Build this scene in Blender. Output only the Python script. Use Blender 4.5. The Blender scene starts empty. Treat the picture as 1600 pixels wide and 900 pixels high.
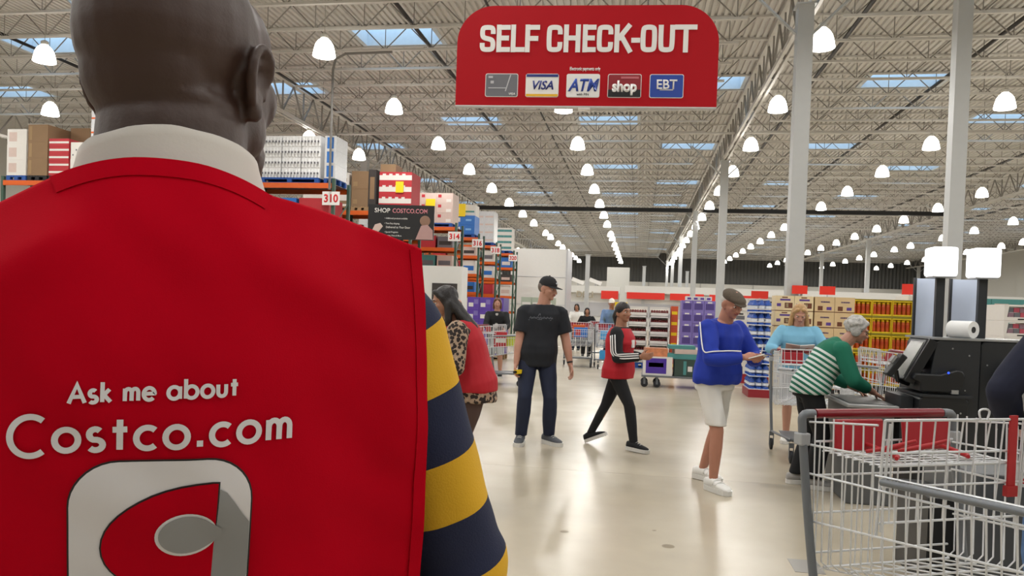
import bpy, bmesh, math, random
from mathutils import Vector, Matrix, Quaternion, noise
from mathutils.bvhtree import BVHTree
random.seed(7)
SC = bpy.context.scene
COL = SC.collection
R = math.radians
V = Vector

# ------------------------------------------------------------ camera
cam_d = bpy.data.cameras.new('camera')
cam_d.sensor_width = 36.0
cam_d.lens = 27.0
cam_d.shift_x = 1.46 / 1600
cam_d.shift_y = 53.17 / 1600
cam_d.clip_end = 300
cam = bpy.data.objects.new('camera', cam_d)
COL.objects.link(cam)
_yaw, _pitch, _roll = R(9.4), R(-1.2), 0.035
_f = V((-math.sin(_yaw) * math.cos(_pitch), math.cos(_yaw) * math.cos(_pitch), math.sin(_pitch)))
_r = V((math.cos(_yaw), math.sin(_yaw), 0))
_u = _r.cross(_f)
_r2 = math.cos(_roll) * _r + math.sin(_roll) * _u
_u2 = -math.sin(_roll) * _r + math.cos(_roll) * _u
cam.matrix_world = Matrix(((_r2.x, _u2.x, -_f.x, 0), (_r2.y, _u2.y, -_f.y, 0), (_r2.z, _u2.z, -_f.z, 1.48), (0, 0, 0, 1)))
SC.camera = cam
# ------------------------------------------------------------ world, exposure
w = bpy.data.worlds.new('world'); SC.world = w; w.use_nodes = True
w.node_tree.nodes['Background'].inputs[0].default_value = (0.55, 0.75, 1.0, 1)
w.node_tree.nodes['Background'].inputs[1].default_value = 1.0
SC.view_settings.view_transform = 'Standard'
SC.view_settings.look = 'None'
SC.view_settings.gamma = 1
SC.view_settings.use_curve_mapping = False
SC.view_settings.exposure = 0.0
LAMP_W = 86.0          # each high bay lamp
SKY_E = 2.4            # skylight panes

# ------------------------------------------------------------ materials
def lin(h):
    h = h.lstrip('#')
    o = []
    for i in (0, 2, 4):
        c = int(h[i:i + 2], 16) / 255
        o.append(c / 12.92 if c <= .04045 else ((c + .055) / 1.055) ** 2.4)
    return (*o, 1)
MATS = {}
def mat(name, hexc, rough=.5, metal=0., noise_amt=.08, scale=8., bump=0., bscale=60., emit=0., alpha=None, spec=.5, trans=0., sheen=0.):
    if name in MATS: return MATS[name]
    m = bpy.data.materials.new(name); m.use_nodes = True
    nt = m.node_tree; b = nt.nodes['Principled BSDF']
    c = lin(hexc)
    b.inputs['Roughness'].default_value = rough
    b.inputs['Metallic'].default_value = metal
    b.inputs['Specular IOR Level'].default_value = spec
    if trans: b.inputs['Transmission Weight'].default_value = trans
    if sheen:
        b.inputs['Sheen Weight'].default_value = sheen
    if noise_amt:
        tc = nt.nodes.new('ShaderNodeTexCoord')
        n = nt.nodes.new('ShaderNodeTexNoise'); n.inputs['Scale'].default_value = scale; n.inputs['Detail'].default_value = 4
        mp = nt.nodes.new('ShaderNodeMapRange'); mp.inputs[3].default_value = 1 - noise_amt; mp.inputs[4].default_value = 1 + noise_amt
        mx = nt.nodes.new('ShaderNodeMix'); mx.data_type = 'RGBA'; mx.blend_type = 'MULTIPLY'; mx.inputs[0].default_value = 1
        nt.links.new(tc.outputs['Object'], n.inputs['Vector'])
        nt.links.new(n.outputs['Fac'], mp.inputs[0])
        mx.inputs[6].default_value = c
        cb = nt.nodes.new('ShaderNodeCombineColor')
        for i in range(3): nt.links.new(mp.outputs[0], cb.inputs[i])
        nt.links.new(cb.outputs[0], mx.inputs[7])
        nt.links.new(mx.outputs[2], b.inputs['Base Color'])
        if emit: nt.links.new(mx.outputs[2], b.inputs['Emission Color'])
    else:
        b.inputs['Base Color'].default_value = c
        if emit: b.inputs['Emission Color'].default_value = c
    if emit: b.inputs['Emission Strength'].default_value = emit
    if bump:
        tc = nt.nodes.new('ShaderNodeTexCoord')
        n = nt.nodes.new('ShaderNodeTexNoise'); n.inputs['Scale'].default_value = bscale; n.inputs['Detail'].default_value = 3
        bp = nt.nodes.new('ShaderNodeBump'); bp.inputs['Strength'].default_value = bump; bp.inputs['Distance'].default_value = .01
        nt.links.new(tc.outputs['Object'], n.inputs['Vector'])
        nt.links.new(n.outputs['Fac'], bp.inputs['Height'])
        nt.links.new(bp.outputs[0], b.inputs['Normal'])
    MATS[name] = m
    return m
def nodes_mat(name):
    m = bpy.data.materials.new(name); m.use_nodes = True
    MATS[name] = m
    return m, m.node_tree, m.node_tree.nodes['Principled BSDF']
def ramp_mat(name, tex, stops, rough=.6, coord='Object', scale=(1, 1, 1), const=False, **kw):
    """colour ramp over a procedural texture"""
    m, nt, b = nodes_mat(name)
    tc = nt.nodes.new('ShaderNodeTexCoord'); mp = nt.nodes.new('ShaderNodeMapping'); mp.inputs['Scale'].default_value = scale
    t = nt.nodes.new(tex)
    for k, v in kw.items():
        if k in t.inputs: t.inputs[k].default_value = v
        else: setattr(t, k, v)
    rp = nt.nodes.new('ShaderNodeValToRGB'); e = rp.color_ramp.elements
    if const: rp.color_ramp.interpolation = 'CONSTANT'
    while len(e) < len(stops): e.new(.5)
    for el, (p, c) in zip(e, stops): el.position = p; el.color = lin(c)
    nt.links.new(tc.outputs[coord], mp.inputs[0]); nt.links.new(mp.outputs[0], t.inputs['Vector'])
    o = t.outputs['Fac'] if 'Fac' in t.outputs else t.outputs[0]
    nt.links.new(o, rp.inputs[0]); nt.links.new(rp.outputs[0], b.inputs['Base Color'])
    b.inputs['Roughness'].default_value = rough
    return m

# ------------------------------------------------------------ object helpers
def tag(o, label=None, cat=None, group=None, kind=None):
    if label: o['label'] = label
    if cat: o['category'] = cat
    if group: o['group'] = group
    if kind: o['kind'] = kind
    return o
def empty(name, loc=(0, 0, 0), rz=0., label=None, cat=None, group=None, kind=None, parent=None):
    o = bpy.data.objects.new(name, None); COL.objects.link(o)
    o.empty_display_size = .1
    o.location = loc; o.rotation_euler = (0, 0, rz)
    if parent: o.parent = parent
    return tag(o, label, cat, group, kind)
def link(name, me, parent=None, loc=None, rz=None):
    o = bpy.data.objects.new(name, me); COL.objects.link(o)
    if parent: o.parent = parent
    if loc is not None: o.location = loc
    if rz is not None: o.rotation_euler = (0, 0, rz)
    return o
def copy_tree(o, parent=None):
    c = o.copy(); COL.objects.link(c)
    if parent: c.parent = parent
    for ch in list(o.children): copy_tree(ch, c)
    return c
def frame_of(d):
    d = V(d).normalized()
    a = V((0, 0, 1)) if abs(d.z) < .9 else V((1, 0, 0))
    x = d.cross(a).normalized(); y = d.cross(x).normalized()
    return x, y
class MB:
    def __init__(s): s.v = []; s.f = []; s.m = []
    def add(s, vs, fs, mi=0):
        b = len(s.v); s.v += [tuple(p) for p in vs]
        for f in fs: s.f.append(tuple(b + i for i in f)); s.m.append(mi)
        return s
    def box(s, c, d, mi=0, rot=None, top=None):
        """centre c, full size d; rot is a Matrix; top = (kx,ky) scale of the upper face"""
        hx, hy, hz = d[0] / 2, d[1] / 2, d[2] / 2
        kx, ky = top or (1, 1)
        vs = [V((x * hx * (kx if z > 0 else 1), y * hy * (ky if z > 0 else 1), z * hz)) for z in (-1, 1) for y in (-1, 1) for x in (-1, 1)]
        if rot: vs = [rot @ p for p in vs]
        vs = [p + V(c) for p in vs]
        return s.add(vs, [(0, 2, 3, 1), (4, 5, 7, 6), (0, 1, 5, 4), (2, 6, 7, 3), (0, 4, 6, 2), (1, 3, 7, 5)], mi)
    def b2(s, x0, y0, z0, x1, y1, z1, mi=0):
        return s.box(((x0 + x1) / 2, (y0 + y1) / 2, (z0 + z1) / 2), (x1 - x0, y1 - y0, z1 - z0), mi)
    def cyl(s, p0, p1, r0, r1=None, n=8, mi=0, caps=True):
        p0, p1 = V(p0), V(p1); r1 = r0 if r1 is None else r1
        x, y = frame_of(p1 - p0)
        vs = []
        for p, r in ((p0, r0), (p1, r1)):
            for i in range(n):
                a = 2 * math.pi * i / n
                vs.append(p + x * (math.cos(a) * r) + y * (math.sin(a) * r))
        fs = [(i, (i + 1) % n, n + (i + 1) % n, n + i) for i in range(n)]
        if caps: fs += [tuple(reversed(range(n))), tuple(range(n, 2 * n))]
        return s.add(vs, fs, mi)
    def tube(s, pts, r, n=8, mi=0, closed=False, mis=None):
        pts = [V(p) for p in pts]; N = len(pts); vs = []
        rs = r if isinstance(r, (list, tuple)) else [r] * N
        px = None
        for i, p in enumerate(pts):
            if closed: d = pts[(i + 1) % N] - pts[i - 1]
            else: d = pts[min(i + 1, N - 1)] - pts[max(i - 1, 0)]
            d.normalize()
            if px is None: px, _ = frame_of(d)
            px = (px - d * px.dot(d)).normalized(); py = d.cross(px)
            for k in range(n):
                a = 2 * math.pi * k / n
                vs.append(p + px * (math.cos(a) * rs[i]) + py * (math.sin(a) * rs[i]))
        fs = []
        for i in range(N if closed else N - 1):
            j = (i + 1) % N
            fs += [(i * n + k, i * n + (k + 1) % n, j * n + (k + 1) % n, j * n + k) for k in range(n)]
        if not closed: fs += [tuple(reversed(range(n))), tuple(range((N - 1) * n, N * n))]
        return s.add(vs, fs, mi)
    def lathe(s, prof, c=(0, 0, 0), n=16, mi=0, axis=None):
        """prof = [(r,z)..] revolved about z (or about axis)"""
        c = V(c); q = V((0, 0, 1)).rotation_difference(V(axis).normalized()) if axis else Quaternion()
        vs = []; fs = []
        for r, z in prof:
            for k in range(n):
                a = 2 * math.pi * k / n
                vs.append(c + q @ V((math.cos(a) * r, math.sin(a) * r, z)))
        for i in range(len(prof) - 1):
            fs += [(i * n + k, i * n + (k + 1) % n, (i + 1) * n + (k + 1) % n, (i + 1) * n + k) for k in range(n)]
        fs += [tuple(reversed(range(n))), tuple(range((len(prof) - 1) * n, len(prof) * n))]
        return s.add(vs, fs, mi)
    def prism(s, poly, a0, a1, axis='y', mi=0):
        """2D outline extruded: axis 'y' takes (x,z), 'z' takes (x,y), 'x' takes (y,z)"""
        n = len(poly)
        def P(p, a): return {'y': (p[0], a, p[1]), 'z': (p[0], p[1], a), 'x': (a, p[0], p[1])}[axis]
        vs = [P(p, a0) for p in poly] + [P(p, a1) for p in poly]
        fs = [(i, (i + 1) % n, n + (i + 1) % n, n + i) for i in range(n)] + [tuple(reversed(range(n))), tuple(range(n, 2 * n))]
        return s.add(vs, fs, mi)
    def ell(s, c, r, rot=None, n=14, m=9, mi=0):
        vs = []; c = V(c)
        for j in range(m + 1):
            t = math.pi * (j / m)
            t = min(max(t, .06), math.pi - .06)
            for i in range(n):
                a = 2 * math.pi * i / n
                p = V((math.sin(t) * math.cos(a) * r[0], math.sin(t) * math.sin(a) * r[1], math.cos(t) * r[2]))
                if rot: p = rot @ p
                vs.append(c + p)
        fs = []
        for j in range(m):
            fs += [(j * n + i, (j + 1) * n + i, (j + 1) * n + (i + 1) % n, j * n + (i + 1) % n) for i in range(n)]
        fs += [tuple(range(n)), tuple(reversed(range(m * n, (m + 1) * n)))]
        return s.add(vs, fs, mi)
    def cap(s, p0, r0, p1, r1, n=12):
        """tapered capsule (for blobs)"""
        s.cyl(p0, p1, r0, r1, n); s.ell(p0, (r0,) * 3, None, n, 6); s.ell(p1, (r1,) * 3, None, n, 6); return s
    def loft(s, rings, mi=0, n=20, ex=2.2):
        """rings = [(centre, rightvec, fwdvec, rx, ry)]"""
        vs = []; e = 2 / ex
        for c, rv, fv, rx, ry in rings:
            for k in range(n):
                a = 2 * math.pi * k / n; ca, sa = math.cos(a), math.sin(a)
                vs.append(V(c) + V(rv) * (rx * math.copysign(abs(ca) ** e, ca)) + V(fv) * (ry * math.copysign(abs(sa) ** e, sa)))
        fs = []
        for i in range(len(rings) - 1):
            fs += [(i * n + k, i * n + (k + 1) % n, (i + 1) * n + (k + 1) % n, (i + 1) * n + k) for k in range(n)]
        fs += [tuple(reversed(range(n))), tuple(range((len(rings) - 1) * n, len(rings) * n))]
        return s.add(vs, fs, mi)
    def mesh(s, name, mats, smooth=False, fix=True):
        me = bpy.data.meshes.new(name); me.from_pydata(s.v, [], s.f)
        mats = mats if isinstance(mats, (list, tuple)) else [mats]
        for m in mats: me.materials.append(m)
        if len(mats) > 1: me.polygons.foreach_set('material_index', s.m)
        if fix:
            bm = bmesh.new(); bm.from_mesh(me); bmesh.ops.recalc_face_normals(bm, faces=bm.faces); bm.to_mesh(me); bm.free()
        if smooth:
            me.polygons.foreach_set('use_smooth', [True] * len(me.polygons))
            if smooth is not True: me.set_sharp_from_angle(angle=R(smooth))
        me.update(); return me
    def build(s, name, mats, parent=None, smooth=False, loc=None, rz=None):
        return link(name, s.mesh(name, mats, smooth), parent, loc, rz)
def bevel_mesh(me, wdt, seg=2, ang=30):
    bm = bmesh.new(); bm.from_mesh(me)
    bmesh.ops.remove_doubles(bm, verts=bm.verts, dist=1e-5)
    es = [e for e in bm.edges if len(e.link_faces) == 2 and e.calc_face_angle(0) > R(ang)]
    bmesh.ops.bevel(bm, geom=es, offset=wdt, segments=seg, profile=.5, affect='EDGES')
    bm.to_mesh(me); bm.free(); return me
_work = bpy.data.scenes.new('work')     # modifiers are evaluated in a scene of their own, emptied and removed at the end
_trash = []
def evaluated(o):
    _work.collection.objects.link(o)
    with bpy.context.temp_override(scene=_work, view_layer=_work.view_layers[0]):
        dg = bpy.context.evaluated_depsgraph_get()
        me = bpy.data.meshes.new_from_object(o.evaluated_get(dg))
    _work.collection.objects.unlink(o)
    return me
def blob(mb, name, m, voxel, smooth=2, fac=.5, wr=0., wscale=(9, 9, 5)):
    """union of closed pieces grown into one smooth skin"""
    me = mb.mesh('tmp', m); o = bpy.data.objects.new('tmp', me)
    md = o.modifiers.new('r', 'REMESH'); md.mode = 'VOXEL'; md.voxel_size = voxel; md.adaptivity = 0
    if smooth:
        sm = o.modifiers.new('s', 'SMOOTH'); sm.factor = fac; sm.iterations = smooth
    out = evaluated(o); out.name = name
    _trash.extend((o, me))
    out.materials.clear(); out.materials.append(m)
    if wr:
        off = random.random() * 50; n_ = len(out.vertices)
        co = [0.] * (3 * n_); no = [0.] * (3 * n_)
        out.vertices.foreach_get('co', co); out.vertices.foreach_get('normal', no)
        for i in range(0, 3 * n_, 3):
            p = V((co[i] * wscale[0] + off, co[i + 1] * wscale[1], co[i + 2] * wscale[2]))
            d = wr * (noise.noise(p) + .5 * noise.noise(p * 2.1))
            co[i] += no[i] * d; co[i + 1] += no[i + 1] * d; co[i + 2] += no[i + 2] * d
        out.vertices.foreach_set('co', co)
    out.polygons.foreach_set('use_smooth', [True] * len(out.polygons))
    out.polygons.foreach_set('material_index', [0] * len(out.polygons))
    out.update(); return out
def chaikin(pts, it=2, closed=False):
    pts = [V(p) for p in pts]
    for _ in range(it):
        o = [] if closed else [pts[0]]
        n = len(pts)
        for i in range(n if closed else n - 1):
            a, b = pts[i], pts[(i + 1) % n]
            if not closed and i == 0: o.append(a * .25 + b * .75) if n > 2 else o.append(b)
            elif not closed and i == n - 2: o.append(a * .75 + b * .25)
            else: o += [a * .75 + b * .25, a * .25 + b * .75]
        if not closed: o.append(pts[-1])
        pts = o
    return pts
def ribbon2d(pts, t, closed=False):
    """polyline with stroke width t -> list of quads (2D)"""
    pts = [V((p[0], p[1])) for p in pts]; n = len(pts); L = []; Rr = []
    for i in range(n):
        if closed: d0 = (pts[i] - pts[i - 1]).normalized(); d1 = (pts[(i + 1) % n] - pts[i]).normalized()
        else:
            d1 = (pts[min(i + 1, n - 1)] - pts[min(i, n - 2)]).normalized(); d0 = (pts[max(i, 1)] - pts[max(i - 1, 0)]).normalized()
        d = (d0 + d1)
        d = d.normalized() if d.length > 1e-6 else d1
        nn = V((-d.y, d.x)); c = max(.5, abs(d.dot(d1)))
        L.append(pts[i] + nn * (t / 2 / c)); Rr.append(pts[i] - nn * (t / 2 / c))
    q = []
    for i in range(n if closed else n - 1):
        j = (i + 1) % n
        q.append((L[i], L[j], Rr[j], Rr[i]))
    return q
def arc(cx, cy, rx, ry, a0, a1, n=14):
    return [(cx + rx * math.cos(R(a0 + (a1 - a0) * i / n)), cy + ry * math.sin(R(a0 + (a1 - a0) * i / n))) for i in range(n + 1)]
_tc = {}
def text_mesh(s, height, m, extrude=.002, bold=0., shear=0., xs=1., align='CENTER', name='text'):
    """lettering standing in the XZ plane, facing -Y, centred on the origin"""
    cu = bpy.data.curves.new('t', 'FONT'); cu.body = s; cu.size = 1; cu.extrude = 0; cu.offset = bold; cu.shear = shear
    cu.align_x = align; cu.align_y = 'CENTER'; cu.resolution_u = 3
    o = bpy.data.objects.new('t', cu)
    me = evaluated(o); _trash.extend((o, cu))
    ys = [v.co.y for v in me.vertices]; hh = (max(ys) - min(ys)) or 1; mid = (max(ys) + min(ys)) / 2
    k = height / hh
    for v in me.vertices: v.co = V((v.co.x * k * xs, 0, (v.co.y - mid) * k))
    bm = bmesh.new(); bm.from_mesh(me)
    bmesh.ops.remove_doubles(bm, verts=bm.verts, dist=1e-6)
    if extrude:
        r = bmesh.ops.extrude_face_region(bm, geom=list(bm.faces))
        for e in r['geom']:
            if isinstance(e, bmesh.types.BMVert): e.co.y -= extrude
        bmesh.ops.recalc_face_normals(bm, faces=bm.faces)
    bm.to_mesh(me); bm.free()
    me.materials.clear(); me.materials.append(m); me.name = name
    return me
# ============================================================ STRUCTURE
X0, X1, Y0, Y1 = -30.0, 34.0, -14.0, 96.0
DECK = 8.6
# floor: polished concrete slabs with saw cut joints
def floor_material():
    m, nt, b = nodes_mat('polished_concrete')
    tc = nt.nodes.new('ShaderNodeTexCoord')
    def nz(scale, sc=(1, 1, 1), det=5):
        mp = nt.nodes.new('ShaderNodeMapping'); mp.inputs['Scale'].default_value = sc
        n = nt.nodes.new('ShaderNodeTexNoise'); n.inputs['Scale'].default_value = scale; n.inputs['Detail'].default_value = det
        nt.links.new(tc.outputs['Object'], mp.inputs[0]); nt.links.new(mp.outputs[0], n.inputs['Vector']); return n
    n1 = nz(.5, (1, .7, 1), 2.5); n2 = nz(2.6, (1, 1, 1), 3)
    s1 = nt.nodes.new('ShaderNodeMapRange'); s1.interpolation_type = 'SMOOTHSTEP'; s1.inputs[1].default_value = .25; s1.inputs[2].default_value = .75
    nt.links.new(n1.outputs['Fac'], s1.inputs[0])
    m1 = nt.nodes.new('ShaderNodeMix'); m1.data_type = 'RGBA'; m1.inputs[6].default_value = lin('#aca18c'); m1.inputs[7].default_value = lin('#c3b9a6')
    nt.links.new(s1.outputs[0], m1.inputs[0])
    mp2 = nt.nodes.new('ShaderNodeMapRange'); mp2.inputs[3].default_value = .88; mp2.inputs[4].default_value = 1.1
    nt.links.new(n2.outputs['Fac'], mp2.inputs[0])
    cb = nt.nodes.new('ShaderNodeCombineColor')
    for i in range(3): nt.links.new(mp2.outputs[0], cb.inputs[i])
    mx = nt.nodes.new('ShaderNodeMix'); mx.data_type = 'RGBA'; mx.blend_type = 'MULTIPLY'; mx.inputs[0].default_value = 1
    nt.links.new(m1.outputs[2], mx.inputs[6]); nt.links.new(cb.outputs[0], mx.inputs[7])
    nt.links.new(mx.outputs[2], b.inputs['Base Color'])
    mr = nt.nodes.new('ShaderNodeMapRange'); mr.inputs[3].default_value = .18; mr.inputs[4].default_value = .32
    nt.links.new(n1.outputs['Fac'], mr.inputs[0]); nt.links.new(mr.outputs[0], b.inputs['Roughness'])
    b.inputs['Specular IOR Level'].default_value = .36
    return m
M_floor = floor_material()
M_white = mat('white_paint', '#d9d8d4', .6, noise_amt=.03)
M_wallg = mat('corrugated_grey', '#4b4c4b', .6)
M_wallw = mat('panel_white', '#c9c8c2', .6, noise_amt=.03)
M_deck = mat('roof_deck_paint', '#cdcac6', .55, noise_amt=.05, scale=.6)
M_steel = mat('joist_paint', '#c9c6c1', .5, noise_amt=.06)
M_web = mat('joist_web_shade', '#8a8681', .5, noise_amt=.06)  # joist paint darkened: shade on webs unlit from below, put into the colour
M_col = mat('column_paint', '#b9bbbb', .45, noise_amt=.04)
M_black = mat('black_plastic', '#121214', .45)
M_pipe = mat('dark_pipe', '#191513', .5)
M_joint = mat('joint_filler', '#8d8474', .8)
fl = empty('floor', kind='structure')
MB().b2(X0, Y0, -.06, X1, Y1, -.012).build('joint_filler', M_joint, fl)
sx, sy = 6.4, 6.0
slab_meshes = {}
def slab(xa, xb, ya, yb):
    return MB().b2(xa, ya, -.05, xb, yb, 0)
yj = [-14, -11, -5, 1, 7] + [7 + 6 * i for i in range(1, 15)] + [96]
xj = [-30, -23.2, -16.8, -10.2, -3.4, 3.4, 10.2, 17, 23.6, 34]
for i in range(len(xj) - 1):
    for j in range(len(yj) - 1):
        slab(xj[i] + .002, xj[i + 1] - .002, yj[j] + .002, yj[j + 1] - .002).build('slab', M_floor, fl)
tag(MB().box((1.035, 4.75, .001), (.17, .24, .002)).build('trim_1', mat('floor_plate_steel', '#8f8b84', .4, .2)), kind='structure')
for k, (x, y, a) in enumerate(((-.43, 5.05, .06), (.24, 4.92, .085), (.16, 5.25, .03))):
    MB().lathe([(a * .5, .0005), (a * .45, .0012)], (x, y, 0), 10).build('stain', mat('floor_stain', '#8c806b', .5), fl)

# walls
def wall(name, x0, y0, x1, y1, z0, z1, m, t=.3):
    o = MB().b2(min(x0, x1), min(y0, y1), z0, max(x0, x1), max(y0, y1), z1).build(name, m); tag(o, kind='structure'); return o
wb = empty('wall_back', kind='structure')
MB().b2(X0, Y1, 0, X1, Y1 + .3, 5.0).build('lower_wall', M_wallw, wb)
mb = MB()
n = 320
pts = []
for i in range(n + 1):
    x = X0 + (X1 - X0) * i / n
    pts.append((x, Y1 - (.12 if i % 2 else .0)))
poly = pts + [(X1, Y1 + .3), (X0, Y1 + .3)]
mb.prism(poly, 5.0, 9.4, 'z').build('corrugated_wall', M_wallg, wb)
for i in range(11): MB().b2(X0 + i * 6.2, Y1 - .14, 0, X0 + i * 6.2 + .14, Y1, 5.0).build('wall_joint', mat('wall_joint_grey', '#a8a8a4', .6), wb)
wall('wall_left', X0 - .3, Y0, X0, Y1 + .3, 0, 9.4, M_wallw)
wall('wall_right', X1, Y0, X1 + .3, Y1 + .3, 0, 9.4, M_wallw)
wall('wall_front', X0, Y0 - .3, X1, Y0, 0, 9.4, M_wallw)

# skylight grid
JS = 1.55
SKY = []
for X, yb in ((-22.5, 24.6), (-17.2, 29.2), (-12.0, 24.8), (-6.65, 29.2), (-1.4, 29.2), (2.35 - .55, 24.55), (7.55, 24.55), (12.3, 29.2), (20.2, 24.55), (25.5, 29.2)):
    for k in range(-4, 8):
        y = yb + 9.3 * k
        y = 24.55 + JS * round((y - 24.55) / JS)
        if Y0 + 2 < y < Y1 - 2: SKY.append((X, y))
SW, SD = 1.1, .7
# roof deck: trapezoid flutes running along Y, broken at the skylights
mb = MB(); P = .16; x = X0
while x < X1 - 1e-6:
    segs = [(Y0, Y1)]
    for sx_, sy_ in SKY:
        if sx_ - SW < x + P / 2 < sx_ + SW:
            ns = []
            for a, b in segs:
                if sy_ - SD > a and sy_ + SD < b: ns += [(a, sy_ - SD), (sy_ + SD, b)]
                else: ns.append((a, b))
            segs = ns
    prof = [(x, DECK + .05), (x + .05, DECK + .05), (x + .065, DECK), (x + .145, DECK), (x + P, DECK + .05)]
    for a, b in segs:
        vs = [(px, a, pz) for px, pz in prof] + [(px, b, pz) for px, pz in prof]
        mb.add(vs, [(i, i + 1, i + 6, i + 5) for i in range(4)])
    x += P
cl = empty('ceiling', kind='structure')
me = mb.mesh('deck', M_deck, fix=False); link('deck', me, cl)
# roof skin over the deck with the same openings is the curb of each skylight
M_pane = mat('skylight_pane', '#a9cdea', .3, noise_amt=.05, scale=1.5, emit=SKY_E)
M_curb = mat('skylight_curb', '#cfd6dc', .5)
cm = MB()
for (a, b, c, d) in ((-SW - .1, -SD - .02, SW + .1, -SD + .05), (-SW - .1, SD - .05, SW + .1, SD + .02), (-SW - .1, -SD + .05, -SW + .02, SD - .05), (SW - .02, -SD + .05, SW + .1, SD - .05)):
    cm.b2(a, b, -.02, c, d, .42)
cme = cm.mesh('curb', M_curb)
bar = MB().b2(-SW, -.03, .36, SW, .03, .42).mesh('glazing_bar', M_curb)
pm = MB().b2(-SW - .05, -SD, .42, 0, SD, .46).mesh('pane', M_pane)
for k, (x, y) in enumerate(SKY):
    e = empty('skylight', (x, y, DECK), kind='structure')
    link('curb', cme, e); link('glazing_bar', bar, e)
    link('pane', pm, e); link('pane', pm, e, (SW + .05, 0, 0))
# open web joists between girders
GX = [-30.0, -25.0, -11.6, 3.1, 17.0, 30.6, 34.0]
def joist_meshes(L):
    tc_ = MB().b2(0, -.05, -.05, L, .05, 0).mesh('top_chord', M_steel)
    bc_ = MB().b2(.9, -.04, -.66, L - .9, .04, -.605).mesh('bottom_chord', M_steel)
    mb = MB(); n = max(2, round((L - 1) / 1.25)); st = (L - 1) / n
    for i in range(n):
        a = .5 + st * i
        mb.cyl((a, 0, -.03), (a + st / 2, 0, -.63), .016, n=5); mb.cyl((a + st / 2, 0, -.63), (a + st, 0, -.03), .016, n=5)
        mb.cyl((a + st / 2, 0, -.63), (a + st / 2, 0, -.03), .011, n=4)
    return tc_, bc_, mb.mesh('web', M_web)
jm = {}
jy = []
y = 24.55 + JS / 2
while y > 4: y -= JS
while y < Y1 - .5:
    jy.append(y); y += JS
for i in range(len(GX) - 1):
    a, b = GX[i] + (.09 if i else 0), GX[i + 1] - .09
    L = round(b - a, 3)
    if L not in jm: jm[L] = joist_meshes(L)
    for y in jy:
        if i in (0, 5) and y < 30: continue
        e = empty('roof_joist', (a, y, DECK), kind='structure')
        for nm, me in zip(('top_chord', 'bottom_chord', 'web'), jm[L]): link(nm, me, e)
# girders along Y, carried by columns
GBOT = 7.42
def girder(x, ya, yb):
    e = empty('roof_girder', (x, 0, 0), kind='structure')
    for s in (-1, 1):
        MB().b2(s * .07 - .035, ya, GBOT, s * .07 + .035, yb, GBOT + .1).build('bottom_chord', M_steel, e)
    MB().b2(-.09, ya, 8.5, .09, yb, 8.58).build('top_chord', M_steel, e)
    mb = MB(); y = ya
    while y < yb - .5:
        mb.cyl((0, y, 8.5), (0, y + JS / 2, GBOT + .08), .032, n=5); mb.cyl((0, y + JS / 2, GBOT + .08), (0, y + JS, 8.5), .032, n=5)
        mb.box((0, y + JS / 2, (8.5 + GBOT) / 2), (.04, .05, 8.5 - GBOT))
        y += JS
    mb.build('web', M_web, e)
for x in GX[1:-1]: girder(x, 4, Y1)
cs = .145
def column(x, y, top, kind='column', hw=cs):
    e = empty(kind, (x, y, 0), kind='structure')
    MB().b2(-hw, -hw, .02, hw, hw, top).build('shaft', M_col, e)
    MB().b2(-hw - .1, -hw - .1, 0, hw + .1, hw + .1, .02).build('base_plate', M_col, e)
    MB().b2(-hw - .04, -hw - .04, top - .03, hw + .04, hw + .04, top - .001).build('cap_plate', M_col, e)
    if kind == 'column' and hw == cs:
        for s in (-1, 1):
            MB().cyl((s * hw, 0, top - .55), (s * 1.3, 0, DECK - .6), .03, n=6).build('knee_brace', M_col, e)
    return e
for x in GX[1:-1]:
    for y in (15.5, 31, 46.5, 62, 77, 92):
        column(2.92 if (x, y) == (3.1, 15.5) else x, y, GBOT)
column(5.72, 15.5, DECK, hw=.13)
column(-3.0, 44.5, 4.6, hw=.12); column(.3, 60, 4.9, hw=.12); column(3.9, 66, 4.9, hw=.12)
# dark draft beam across the hall and long sprinkler pipes
o = MB().b2(-11.3, 45.0, 7.18, 2.8, 45.25, 7.40).build('trim_2', M_black); tag(o, kind='structure')
o = MB().b2(3.4, 45.0, 7.18, 16.7, 45.25, 7.40).build('trim_3', M_black); tag(o, kind='structure')
k = 4
for x, z, r in ((-16.9, 8.2, .045), (-10.9, 8.2, .04), (-5.65, 8.2, .05), (-3.6, 8.2, .03), (4.65, 8.2, .05), (8.1, 8.2, .05), (14.8, 8.2, .05), (21, 8.2, .05)):
    o = MB().cyl((x, 5, z), (x, 95, z), r, n=7).build('trim_%d' % k, M_pipe); k += 1; tag(o, kind='structure')
# horizontal light grey service pipes
for y, z in ((13.2, 7.75), (27.9, 7.8), (58, 7.8), (70, 7.7)):
    o = MB().cyl((-29, y, z), (33, y, z), .045, n=7).build('trim_%d' % k, M_steel); k += 1; tag(o, kind='structure')
# conduit drop by rack 310
tag(MB().tube([(-6.2, 18.2, 7.6), (-7.4, 18.2, 7.58), (-7.66, 18.2, 7.45), (-7.72, 18.2, 7.2), (-7.72, 18.2, 4.22)], .03, 6).build('trim_%d' % k, mat('conduit', '#6d6a66', .5)), kind='structure')

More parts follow.
